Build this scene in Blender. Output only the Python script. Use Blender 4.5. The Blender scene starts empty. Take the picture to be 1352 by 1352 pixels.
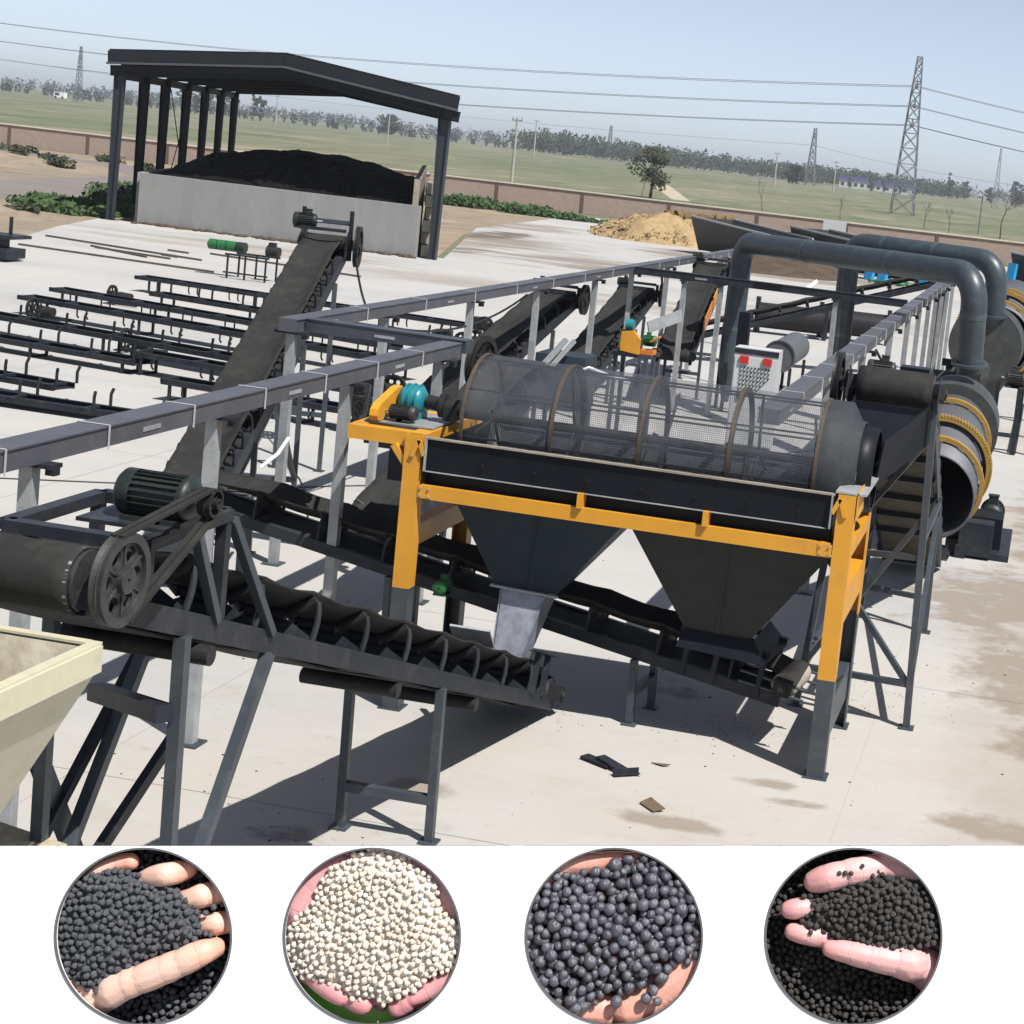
import bpy, bmesh, math, random
from mathutils import Vector, Matrix
random.seed(7)
R_ = math.radians
scene = bpy.context.scene
COL = scene.collection
V = Vector

# ------------------------------------------------------------------ camera, sky, sun, exposure
CAM_H = 5.4
FPX, PPX, PPY, W = 2301.5, 1036.75, 481.2, 1352.0
ROLL, PITCH, YAW = 0.11286, 0.1097, 0.145
F = V((-math.sin(YAW)*math.cos(PITCH), math.cos(YAW)*math.cos(PITCH), -math.sin(PITCH)))
R0 = V((math.cos(YAW), math.sin(YAW), 0)); U0 = R0.cross(F)
RC = R0*math.cos(ROLL) + U0*math.sin(ROLL)
UC = -R0*math.sin(ROLL) + U0*math.cos(ROLL)
CAM = V((0, 0, CAM_H))
cd = bpy.data.cameras.new('camera'); cam = bpy.data.objects.new('camera', cd); COL.objects.link(cam)
cd.sensor_fit = 'HORIZONTAL'; cd.sensor_width = 36; cd.lens = 36*FPX/W
cd.shift_x = (W/2-PPX)/W; cd.shift_y = (PPY-W/2)/W
cd.clip_start = 0.1; cd.clip_end = 9000
m3 = Matrix((RC, UC, -F)).transposed()
cam.matrix_world = Matrix.Translation(CAM) @ m3.to_4x4()
scene.camera = cam

SUN = V((0.447, -0.31, 0.839)).normalized()
wd = bpy.data.worlds.new('World'); scene.world = wd; wd.use_nodes = True
nt = wd.node_tree; nt.nodes.clear()
sky = nt.nodes.new('ShaderNodeTexSky'); sky.sky_type = 'NISHITA'; sky.sun_disc = False
sky.sun_elevation = math.asin(SUN.z); sky.sun_rotation = math.atan2(SUN.x, SUN.y)
sky.air_density = 0.55; sky.dust_density = 0.5; sky.ozone_density = 5.0; sky.altitude = 0
bg = nt.nodes.new('ShaderNodeBackground'); bg.inputs['Strength'].default_value = 0.094
wo = nt.nodes.new('ShaderNodeOutputWorld')
hsv = nt.nodes.new('ShaderNodeHueSaturation'); hsv.inputs['Saturation'].default_value = 0.54
nt.links.new(sky.outputs[0], hsv.inputs['Color']); nt.links.new(hsv.outputs[0], bg.inputs[0]); nt.links.new(bg.outputs[0], wo.inputs[0])
sl = bpy.data.lights.new('sun', 'SUN'); sl.energy = 5.0; sl.angle = R_(0.5); sl.color = (1, 0.97, 0.925)
so = bpy.data.objects.new('sun', sl); COL.objects.link(so)
so.rotation_euler = SUN.to_track_quat('Z', 'Y').to_euler()
scene.view_settings.view_transform = 'Standard'; scene.view_settings.look = 'None'
scene.view_settings.exposure = 0.6; scene.view_settings.gamma = 1.0
scene.view_settings.use_curve_mapping = False
scene.render.engine = 'CYCLES'
scene.cycles.max_bounces = 6; scene.cycles.transparent_max_bounces = 16; scene.cycles.volume_bounces = 0

# ------------------------------------------------------------------ materials
def mat(name, col, rough=0.6, metal=0.0, col2=None, scale=3.0, fac=0.5, detail=6, bump=0.0, bscale=None, spec=0.5,
        dust=None, dust_amt=0.0, stretch=None, contrast=None, tone=0.0):
    if not name.startswith('white'):
        col, col2, dust = [c and tuple(.68*x for x in c) for c in (col, col2, dust)]
    m = bpy.data.materials.new(name); m.use_nodes = True
    t = m.node_tree; b = t.nodes['Principled BSDF']; N = t.nodes.new; L = t.links.new
    b.inputs['Roughness'].default_value = rough; b.inputs['Metallic'].default_value = metal
    b.inputs['Specular IOR Level'].default_value = spec
    tc = N('ShaderNodeTexCoord'); vec = tc.outputs['Object']
    if stretch:
        mp = N('ShaderNodeMapping'); mp.inputs['Scale'].default_value = stretch
        L(vec, mp.inputs[0]); vec = mp.outputs[0]
    out = None
    rgb = N('ShaderNodeRGB'); rgb.outputs[0].default_value = (*col, 1); out = rgb.outputs[0]
    if col2:
        n = N('ShaderNodeTexNoise'); n.inputs['Scale'].default_value = scale; n.inputs['Detail'].default_value = detail
        n.inputs['Roughness'].default_value = 0.62; L(vec, n.inputs['Vector'])
        cr = N('ShaderNodeValToRGB'); c = contrast or (0.35, 0.65)
        cr.color_ramp.elements[0].position = c[0]; cr.color_ramp.elements[1].position = c[1]
        L(n.outputs['Fac'], cr.inputs[0])
        mx = N('ShaderNodeMixRGB'); mx.inputs[2].default_value = (*col2, 1)
        mu = N('ShaderNodeMath'); mu.operation = 'MULTIPLY'; mu.inputs[1].default_value = fac
        L(cr.outputs[0], mu.inputs[0]); L(mu.outputs[0], mx.inputs[0]); L(out, mx.inputs[1]); out = mx.outputs[0]
    if dust:
        n = N('ShaderNodeTexNoise'); n.inputs['Scale'].default_value = scale*4.3; n.inputs['Detail'].default_value = 8
        n.inputs['Roughness'].default_value = 0.7; L(vec, n.inputs['Vector'])
        cr = N('ShaderNodeValToRGB'); cr.color_ramp.elements[0].position = 0.5; cr.color_ramp.elements[1].position = 0.72
        L(n.outputs['Fac'], cr.inputs[0])
        mu = N('ShaderNodeMath'); mu.operation = 'MULTIPLY'; mu.inputs[1].default_value = dust_amt
        L(cr.outputs[0], mu.inputs[0])
        mx = N('ShaderNodeMixRGB'); mx.inputs[2].default_value = (*dust, 1)
        L(mu.outputs[0], mx.inputs[0]); L(out, mx.inputs[1]); out = mx.outputs[0]
    if tone:
        oi = N('ShaderNodeObjectInfo'); mr = N('ShaderNodeMapRange')
        mr.inputs[3].default_value = 1-tone; mr.inputs[4].default_value = 1+tone
        L(oi.outputs['Random'], mr.inputs[0])
        hs = N('ShaderNodeHueSaturation'); L(mr.outputs[0], hs.inputs['Value']); L(out, hs.inputs['Color']); out = hs.outputs[0]
    L(out, b.inputs['Base Color'])
    if bump:
        n = N('ShaderNodeTexNoise'); n.inputs['Scale'].default_value = bscale or scale*6; n.inputs['Detail'].default_value = 6
        L(vec, n.inputs['Vector'])
        bp = N('ShaderNodeBump'); bp.inputs['Strength'].default_value = bump; bp.inputs['Distance'].default_value = 0.05
        L(n.outputs['Fac'], bp.inputs['Height']); L(bp.outputs[0], b.inputs['Normal'])
    return m

M = {}
M['steel'] = mat('slate_painted_steel', (.020, .024, .031), .45, col2=(.036, .040, .048), scale=1.6, fac=.7, dust=(.12, .12, .125), dust_amt=.28, bump=.05, tone=.15, spec=.18)
M['steelblue'] = mat('blue_grey_painted_steel', (.058, .074, .090), .45, col2=(.038, .049, .062), scale=1.4, fac=.7, dust=(.2, .18, .16), dust_amt=.3, bump=.05, tone=.1)
M['tray'] = mat('grey_coated_steel_tray', (.100, .104, .122), .5, col2=(.075, .079, .092), scale=1.2, fac=.6, dust=(.25, .24, .23), dust_amt=.25, tone=.05)
M['galv'] = mat('galvanised_steel', (.46, .48, .49), .45, .2, col2=(.31, .325, .335), scale=6, fac=.8, dust=(.16, .15, .14), dust_amt=.3, tone=.12)
M['zinc'] = mat('bright_spangled_zinc', (.42, .44, .50), .38, .3, col2=(.26, .28, .33), scale=9, fac=.9, detail=3, dust=(.6, .6, .62), dust_amt=.4)
M['yellow'] = mat('yellow_enamel_paint', (.82, .385, .028), .4, col2=(.70, .31, .025), scale=1.1, fac=.6, dust=(.40, .22, .07), dust_amt=.35, bump=.03)
M['ring'] = mat('ochre_painted_ring', (.50, .29, .045), .55, col2=(.34, .20, .05), scale=6, fac=.7, dust=(.12, .09, .05), dust_amt=.45)
M['orange'] = mat('orange_paint', (.75, .22, .02), .45, col2=(.6, .17, .02), scale=4, fac=.5)
M['black'] = mat('black_gloss_enamel', (.010, .012, .018), .42, col2=(.017, .019, .025), scale=1.3, fac=.7, dust=(.07, .07, .075), dust_amt=.08, bump=.03, spec=.12)
M['hopper'] = mat('dark_teal_grey_sheet', (.036, .054, .070), .5, col2=(.028, .042, .055), scale=1.1, fac=.8, dust=(.10, .10, .10), dust_amt=.2, bump=.04, spec=.2)
M['hopper2'] = mat('dark_olive_grey_sheet', (.036, .038, .036), .5, col2=(.027, .029, .029), scale=1.1, fac=.8, dust=(.10, .10, .09), dust_amt=.2, bump=.04, spec=.2)
M['rubber'] = mat('dusty_rubber_belt', (.034, .034, .032), .78, col2=(.018, .018, .018), scale=2.2, fac=.8, dust=(.10, .092, .075), dust_amt=.35, bump=.08, spec=.2, stretch=(1, .35, 1))
M['brownbelt'] = mat('dust_caked_belt_underside', (.10, .082, .055), .85, col2=(.045, .038, .028), scale=3.0, fac=.9, dust=(.17, .14, .09), dust_amt=.5, bump=.15)
M['cast'] = mat('dark_cast_iron', (.018, .019, .022), .5, col2=(.034, .033, .032), scale=7, fac=.7, dust=(.11, .10, .09), dust_amt=.3, spec=.2)
M['castg'] = mat('grey_cast_iron', (.055, .056, .058), .5, .2, col2=(.028, .028, .030), scale=8, fac=.8, dust=(.15, .13, .11), dust_amt=.4)
M['motorg'] = mat('dark_green_motor_paint', (.020, .029, .027), .45, spec=.3, col2=(.032, .040, .037), scale=6, fac=.5, dust=(.12, .11, .1), dust_amt=.3)
M['teal'] = mat('teal_gearbox_paint', (.015, .23, .27), .4, col2=(.02, .31, .36), scale=5, fac=.6, dust=(.09, .12, .12), dust_amt=.4)
M['green'] = mat('green_paint', (.02, .19, .05), .5, col2=(.015, .10, .03), scale=9, fac=.6)
M['rust'] = mat('brown_rusty_hoop', (.085, .058, .040), .7, col2=(.05, .04, .032), scale=9, fac=.8, dust=(.2, .16, .12), dust_amt=.4)
M['drum'] = mat('grey_drum_steel', (.125, .133, .150), .55, .1, col2=(.10, .107, .12), scale=1.4, fac=.8, dust=(.26, .25, .23), dust_amt=.3, bump=.04)
M['hood'] = mat('dark_drum_hood', (.060, .066, .066), .55, col2=(.035, .038, .038), scale=1.5, fac=.8, dust=(.15, .14, .12), dust_amt=.4)
M['duct'] = mat('slate_blue_duct', (.052, .072, .088), .42, col2=(.036, .050, .062), scale=1.2, fac=.8, dust=(.14, .19, .20), dust_amt=.35, bump=.03)
M['weld'] = mat('weathered_weld_band', (.085, .12, .13), .5, col2=(.05, .07, .085), scale=6, fac=.8)
M['cab'] = mat('light_grey_cabinet_paint', (.66, .67, .68), .45, col2=(.60, .61, .61), scale=2, fac=.5)
M['cream'] = mat('cream_paint', (.70, .66, .48), .5, col2=(.62, .58, .41), scale=2.2, fac=.6, dust=(.36, .29, .17), dust_amt=.25, bump=.03)
M['ledge'] = mat('dust_covered_cream_ledge', (.62, .56, .42), .85, col2=(.45, .33, .16), scale=5, fac=.9, dust=(.2, .15, .08), dust_amt=.6, bump=.3)
M['creamin'] = mat('dust_coated_hopper_inside', (.55, .50, .40), .85, col2=(.26, .21, .14), scale=3, fac=.8, dust=(.46, .42, .32), dust_amt=.5, bump=.2)
M['red'] = mat('red_plastic', (.62, .03, .03), .35)
M['dkplastic'] = mat('black_plastic', (.012, .012, .013), .4)
M['cable'] = mat('black_cable_rubber', (.014, .014, .015), .5)
M['strap'] = mat('pale_strap', (.62, .62, .64), .5)
M['drumend'] = mat('dull_grey_end_sheet', (.044, .048, .056), .65, spec=.2, col2=(.032, .035, .041), scale=1.6, fac=.8, dust=(.13, .13, .12), dust_amt=.3)
M['white'] = mat('white_strap', (.70, .70, .70), .5)
M['whitebar'] = mat('white_conduit', (.75, .75, .74), .4)
M['blue'] = mat('sky_blue_paint', (.03, .44, .88), .45, col2=(.03, .36, .75), scale=3, fac=.5)
M['bluewin'] = mat('navy_paint', (.03, .04, .14), .5)
M['wood'] = mat('brown_board', (.20, .14, .085), .8, col2=(.12, .085, .05), scale=14, fac=.8)
M['rod'] = mat('rusty_bar', (.15, .11, .085), .75, col2=(.09, .07, .055), scale=3, fac=.8)
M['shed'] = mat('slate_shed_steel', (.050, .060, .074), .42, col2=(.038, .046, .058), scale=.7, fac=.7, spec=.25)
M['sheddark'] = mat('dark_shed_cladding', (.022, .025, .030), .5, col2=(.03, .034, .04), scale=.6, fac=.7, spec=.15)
M['bunker'] = mat('grey_cast_concrete', (.36, .36, .35), .85, col2=(.29, .29, .285), scale=.7, fac=.8, dust=(.22, .21, .20), dust_amt=.3, stretch=(1, 1, .35), bump=.1, bscale=6)
M['pile'] = mat('black_compost', (.0040, .0040, .0046), .95, col2=(.009, .0085, .008), scale=1.6, fac=.8, bump=.7, bscale=4, spec=.15)
M['soil'] = mat('brown_soil', (.13, .095, .068), .95, col2=(.075, .055, .040), scale=1.2, fac=.9, bump=.4, bscale=5, spec=.15)
M['straw'] = mat('golden_straw', (.50, .37, .21), .9, col2=(.36, .25, .12), scale=3, fac=.9, bump=.6, bscale=9, spec=.15)
M['strawd'] = mat('old_brown_straw', (.26, .17, .08), .9, col2=(.14, .09, .045), scale=3, fac=.9, bump=.6, bscale=9, spec=.15)
M['stone'] = mat('rough_pale_stone', (.42, .37, .30), .9, col2=(.26, .22, .17), scale=1.2, fac=.9, bump=.4)
M['leaf'] = mat('green_weed_leaf', (.050, .095, .035), .7, col2=(.075, .125, .045), scale=1.0, fac=.8, spec=.2)
M['leafb'] = mat('dull_olive_leaf', (.085, .092, .055), .8, col2=(.05, .062, .035), scale=.8, fac=.8, spec=.2)
M['treefar'] = mat('far_tree_leaf', (.045, .062, .040), .85, col2=(.065, .08, .05), scale=.12, fac=.9, spec=.1)
M['bark'] = mat('grey_brown_bark', (.12, .095, .075), .9, col2=(.07, .055, .045), scale=4, fac=.8)
M['pylon'] = mat('weathered_lattice_steel', (.20, .21, .22), .6, .2)
M['wire'] = mat('aluminium_conductor', (.22, .22, .23), .6)
M['pole'] = mat('pale_concrete_pole', (.48, .45, .40), .85, col2=(.38, .36, .33), scale=1, fac=.6)
M['coping'] = mat('cream_coping', (.84, .75, .62), .8, col2=(.72, .64, .53), scale=1.5, fac=.6)
M['pier'] = mat('dark_brick_joint_strip', (.13, .085, .070), .85, col2=(.19, .13, .11), scale=6, fac=.6)
M['panelw'] = mat('white_painted_board', (.80, .80, .80), .55, col2=(.775, .775, .775), scale=3, fac=.5)
M['rim'] = mat('grey_rim_paint', (.13, .13, .135), .45)
M['gran1'] = mat('charcoal_pellet', (.115, .122, .140), .72, col2=(.165, .17, .185), scale=60, fac=.8, bump=.5, bscale=900, spec=.35)
M['gran2'] = mat('cream_pellet', (.95, .86, .76), .75, col2=(.88, .74, .60), scale=40, fac=.8, bump=.3, bscale=700, spec=.3)
M['gran3'] = mat('grey_blue_pellet', (.155, .155, .190), .30, col2=(.080, .072, .088), scale=60, fac=.9, bump=.25, bscale=500, spec=.7, tone=.3)
M['gran4'] = mat('brown_black_pellet', (.078, .071, .066), .72, col2=(.112, .103, .096), scale=60, fac=.8, bump=.5, bscale=900, spec=.3)
M['gcloth'] = mat('bright_green_sheet', (.28, .95, .05), .6, col2=(.55, 1.0, .25), scale=14, fac=.8)
M['redcloth'] = mat('red_sleeve', (.70, .06, .08), .7)

def skinmat(name, c1, c2, c3=None):
    m = mat(name, c1, .5, col2=c2, scale=22, fac=.75, detail=3, bump=.10, bscale=600, spec=.35)
    b = m.node_tree.nodes['Principled BSDF']
    b.inputs['Subsurface Weight'].default_value = .25; b.inputs['Subsurface Radius'].default_value = (.006, .0025, .0012)
    b.inputs['Subsurface Scale'].default_value = 1.0
    t = m.node_tree; N = t.nodes.new; L = t.links.new; src = b.inputs['Base Color'].links[0].from_socket
    for att, colr, k in (('blush', c3 if c3 else c2, .8), ('crease', tuple(.45*x for x in c2), .75)):
        at = N('ShaderNodeAttribute'); at.attribute_name = att; mu = N('ShaderNodeMath'); mu.operation = 'MULTIPLY'; mu.inputs[1].default_value = k; L(at.outputs['Fac'], mu.inputs[0])
        mx = N('ShaderNodeMixRGB'); mx.inputs[2].default_value = (*colr, 1); L(mu.outputs[0], mx.inputs[0]); L(src, mx.inputs[1]); src = mx.outputs[0]
    L(src, b.inputs['Base Color'])
    return m
M['skin1'] = skinmat('warm_skin', (1.0, .68, .56), (.95, .55, .42), (.62, .22, .14))
M['skin2'] = skinmat('rosy_skin', (.80, .44, .45), (.74, .34, .36), (.52, .17, .19))
M['skin3'] = skinmat('salmon_skin', (.88, .44, .34), (.92, .52, .43), (.52, .17, .10))
M['skin4'] = skinmat('pink_skin', (.92, .56, .54), (.86, .45, .44), (.58, .23, .23))

def mesh_screen():
    m = bpy.data.materials.new('woven_wire_screen'); m.use_nodes = True
    t = m.node_tree; b = t.nodes['Principled BSDF']; N = t.nodes.new; L = t.links.new
    b.inputs['Base Color'].default_value = (.13, .14, .16, 1); b.inputs['Roughness'].default_value = .5; b.inputs['Metallic'].default_value = .3
    def mth(op, a, c=None):
        n = N('ShaderNodeMath'); n.operation = op
        for k, q in enumerate((a, c)):
            if q is None: continue
            if isinstance(q, (int, float)): n.inputs[k].default_value = q
            else: L(q, n.inputs[k])
        return n.outputs[0]
    tc = N('ShaderNodeTexCoord'); sp = N('ShaderNodeSeparateXYZ'); L(tc.outputs['Object'], sp.inputs[0])
    ang = mth('ARCTAN2', mth('SUBTRACT', sp.outputs[2], 2.74), mth('SUBTRACT', sp.outputs[1], .04))
    wx = mth('GREATER_THAN', mth('SINE', mth('MULTIPLY', sp.outputs[0], 2*math.pi/.02)), .74)
    wy = mth('GREATER_THAN', mth('SINE', mth('MULTIPLY', ang, 188)), .74)
    wire = mth('MAXIMUM', wx, wy)
    n = N('ShaderNodeTexNoise'); n.inputs['Scale'].default_value = 3.5; n.inputs['Detail'].default_value = 6; L(tc.outputs['Object'], n.inputs['Vector'])
    mr = N('ShaderNodeMapRange'); mr.inputs[1].default_value = .35; mr.inputs[2].default_value = .75; mr.inputs[3].default_value = .03; mr.inputs[4].default_value = .24
    L(n.outputs['Fac'], mr.inputs[0])
    L(mth('MINIMUM', mth('ADD', mth('MULTIPLY', wire, .50), mr.outputs[0]), 1.0), b.inputs['Alpha'])
    return m
M['screen'] = mesh_screen()

def brick_mat():
    m = bpy.data.materials.new('red_brick_courses'); m.use_nodes = True
    t = m.node_tree; b = t.nodes['Principled BSDF']; N = t.nodes.new; L = t.links.new
    tc = N('ShaderNodeTexCoord'); sp = N('ShaderNodeSeparateXYZ'); cb = N('ShaderNodeCombineXYZ')
    L(tc.outputs['Object'], sp.inputs[0]); L(sp.outputs[0], cb.inputs[0]); L(sp.outputs[2], cb.inputs[1])
    br = N('ShaderNodeTexBrick'); br.inputs['Scale'].default_value = 1
    br.inputs['Brick Width'].default_value = .25; br.inputs['Row Height'].default_value = .075; br.inputs['Mortar Size'].default_value = .012
    br.inputs['Color1'].default_value = (0.238, 0.122, 0.095, 1); br.inputs['Color2'].default_value = (0.227, 0.131, 0.105, 1)
    br.inputs['Mortar'].default_value = (0.397, 0.367, 0.315, 1); L(cb.outputs[0], br.inputs['Vector'])
    n = N('ShaderNodeTexNoise'); n.inputs['Scale'].default_value = 2.6; n.inputs['Detail'].default_value = 10; n.inputs['Roughness'].default_value = .8
    L(tc.outputs['Object'], n.inputs['Vector'])
    cr = N('ShaderNodeValToRGB'); cr.color_ramp.elements[0].position = .46; cr.color_ramp.elements[1].position = .60
    L(n.outputs['Fac'], cr.inputs[0])
    mx = N('ShaderNodeMixRGB'); mx.inputs[2].default_value = (0.425, 0.378, 0.304, 1); mx.inputs[0].default_value = .4
    mu = N('ShaderNodeMath'); mu.operation = 'MULTIPLY'; mu.inputs[1].default_value = .26
    L(cr.outputs[0], mu.inputs[0]); L(mu.outputs[0], mx.inputs[0]); L(br.outputs[0], mx.inputs[1])
    L(mx.outputs[0], b.inputs['Base Color']); b.inputs['Roughness'].default_value = .9
    return m
M['brick'] = brick_mat()

def ground_mat(name, base, layers, rough=.9, bump=.15, bscale=3):
    """layers: (colour, scale, (lo, hi), amount, stretch, blobs) ; blobs = [(x, y, rx, ry)] where the stain lies, None = everywhere"""
    m = bpy.data.materials.new(name); m.use_nodes = True
    t = m.node_tree; b = t.nodes['Principled BSDF']; N = t.nodes.new; L = t.links.new
    base = tuple(.66*x for x in base); layers = [(tuple(.66*x for x in l[0]),)+tuple(l[1:]) for l in layers]
    b.inputs['Roughness'].default_value = rough; b.inputs['Specular IOR Level'].default_value = .25
    tc = N('ShaderNodeTexCoord')
    rgb = N('ShaderNodeRGB'); rgb.outputs[0].default_value = (*base, 1); out = rgb.outputs[0]
    for i, (c, sc, (lo, hi), amt, st, blobs) in enumerate(layers):
        mp = N('ShaderNodeMapping'); mp.inputs['Scale'].default_value = st; mp.inputs['Location'].default_value = (i*7.3, i*3.1, 0)
        L(tc.outputs['Object'], mp.inputs[0])
        n = N('ShaderNodeTexNoise'); n.inputs['Scale'].default_value = sc; n.inputs['Detail'].default_value = 9
        n.inputs['Roughness'].default_value = .66; L(mp.outputs[0], n.inputs['Vector'])
        val = n.outputs['Fac']
        if blobs:
            acc = None
            for (x, y, rx, ry) in blobs:
                p = N('ShaderNodeMapping'); p.inputs['Location'].default_value = (-x/rx, -y/ry, 0); p.inputs['Scale'].default_value = (1/rx, 1/ry, 0)
                L(tc.outputs['Object'], p.inputs[0])
                ln = N('ShaderNodeVectorMath'); ln.operation = 'LENGTH'; L(p.outputs[0], ln.inputs[0])
                r = N('ShaderNodeMapRange'); r.inputs[1].default_value = 1.3; r.inputs[2].default_value = .3; r.inputs[3].default_value = 0; r.inputs[4].default_value = 1
                L(ln.outputs['Value'], r.inputs[0])
                if acc is None: acc = r.outputs[0]
                else:
                    a = N('ShaderNodeMath'); a.operation = 'MAXIMUM'; L(acc, a.inputs[0]); L(r.outputs[0], a.inputs[1]); acc = a.outputs[0]
            a = N('ShaderNodeMath'); a.operation = 'ADD'; L(val, a.inputs[0])
            s = N('ShaderNodeMath'); s.operation = 'MULTIPLY_ADD'; L(acc, s.inputs[0]); s.inputs[1].default_value = .50; s.inputs[2].default_value = -.40
            L(s.outputs[0], a.inputs[1]); val = a.outputs[0]
        r = N('ShaderNodeMapRange'); r.inputs[1].default_value = lo; r.inputs[2].default_value = hi; r.inputs[3].default_value = 0; r.inputs[4].default_value = amt
        L(val, r.inputs[0])
        mx = N('ShaderNodeMixRGB'); mx.inputs[2].default_value = (*c, 1); L(r.outputs[0], mx.inputs[0]); L(out, mx.inputs[1]); out = mx.outputs[0]
    L(out, b.inputs['Base Color'])
    n = N('ShaderNodeTexNoise'); n.inputs['Scale'].default_value = bscale; n.inputs['Detail'].default_value = 8; L(tc.outputs['Object'], n.inputs['Vector'])
    bp = N('ShaderNodeBump'); bp.inputs['Strength'].default_value = bump; bp.inputs['Distance'].default_value = .05
    L(n.outputs['Fac'], bp.inputs['Height']); L(bp.outputs[0], b.inputs['Normal'])
    return m
ONE = (1, 1, 1)
M['field'] = ground_mat('steppe_grass_field', (.205, .205, .125), [
    ((.14, .175, .088), .012, (.44, .60), .85, (1, .5, 1), None),
    ((.32, .28, .19), .022, (.50, .62), .75, (1, .35, 1), None),
    ((.095, .13, .060), .05, (.50, .64), .8, (1, .30, 1), None),
    ((.36, .32, .23), .09, (.54, .66), .7, (1, .25, 1), None),
    ((.085, .11, .055), .2, (.53, .66), .75, (1, .30, 1), None),
    ((.30, .27, .18), .5, (.54, .68), .6, (1, .4, 1), None)], bump=.3, bscale=.6)
M['yard'] = ground_mat('worn_concrete_yard', (.53, .527, .515), [
    ((.45, .445, .435), .16, (.42, .62), .8, ONE, None),
    ((.53, .48, .41), .4, (.30, .60), .7, ONE, [(-3.5, 14, 4, 3), (-1.5, 17, 3, 3.5), (-6, 12, 3, 3)]),
    ((.55, .515, .46), .5, (.5, .68), .6, ONE, None),
    ((.40, .36, .30), .9, (.56, .70), .55, (1, 1.6, 1), None),
    ((.30, .26, .215), 1.3, (.60, .74), .45, ONE, None),
    ((.36, .33, .29), 5.5, (.60, .72), .5, ONE, None),
    ((.57, .54, .50), .08, (.45, .6), .7, (1, 2, 1), None),
    ((.22, .19, .16), 9, (.69, .74), .6, ONE, None),
    ((.40, .35, .29), .35, (.30, .62), .75, ONE, [(1.5, 24, 2.6, 14), (2.2, 40, 3.5, 14), (1.2, 14.5, 1.8, 2.5)]),
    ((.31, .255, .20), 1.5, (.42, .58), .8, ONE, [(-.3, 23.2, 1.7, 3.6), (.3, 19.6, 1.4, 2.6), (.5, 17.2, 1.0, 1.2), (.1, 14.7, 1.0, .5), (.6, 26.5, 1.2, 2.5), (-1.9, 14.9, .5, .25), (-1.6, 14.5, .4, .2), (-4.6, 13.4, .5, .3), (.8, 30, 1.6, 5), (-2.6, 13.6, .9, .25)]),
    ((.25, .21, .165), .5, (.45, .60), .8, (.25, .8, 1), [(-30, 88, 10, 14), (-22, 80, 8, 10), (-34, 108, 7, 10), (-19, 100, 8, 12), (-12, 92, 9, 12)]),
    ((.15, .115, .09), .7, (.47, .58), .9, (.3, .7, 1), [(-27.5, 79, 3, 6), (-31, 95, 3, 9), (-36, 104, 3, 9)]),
    ((.35, .31, .27), .5, (.44, .66), .8, (.25, 1.3, 1), [(-31, 65.5, 14, 5), (-14, 62, 8, 6), (-8, 66, 9, 10), (-22, 62, 10, 5)]),
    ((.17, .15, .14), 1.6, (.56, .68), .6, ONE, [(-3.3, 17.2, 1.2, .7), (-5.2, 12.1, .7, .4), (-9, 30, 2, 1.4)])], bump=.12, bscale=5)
M['joint'] = mat('dirty_slab_joint', (.55, .52, .48), .9)
M['dirt'] = ground_mat('dry_tan_dirt', (.37, .30, .225), [
    ((.27, .235, .195), .07, (.46, .58), .8, (1, .5, 1), None),
    ((.17, .14, .105), .45, (.54, .66), .8, (1, .6, 1), None),
    ((.30, .235, .165), .3, (.42, .6), .8, ONE, None),
    ((.47, .36, .25), .14, (.5, .64), .7, (1, 2, 1), None),
    ((.20, .16, .115), 1.1, (.56, .7), .7, ONE, None),
    ((.16, .18, .085), .25, (.58, .68), .7, (1, 1.6, 1), None),
    ((.12, .095, .07), 2.2, (.62, .72), .6, ONE, None)], bump=.7, bscale=1.6)
M['road'] = ground_mat('worn_grey_track', (.27, .235, .215), [
    ((.21, .185, .175), .6, (.42, .6), .8, (.25, 1.5, 1), None), ((.36, .30, .24), .5, (.55, .7), .7, (.3, 1, 1), None)], bump=.2)
M['path'] = ground_mat('pale_sand_path', (.55, .47, .35), [((.45, .38, .28), .2, (.45, .6), .7, ONE, None)])
M['verge'] = ground_mat('weedy_verge', (.16, .165, .085), [((.30, .25, .165), .4, (.45, .62), .8, ONE, None), ((.09, .115, .045), .8, (.5, .65), .7, ONE, None)], bump=.5)

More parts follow.
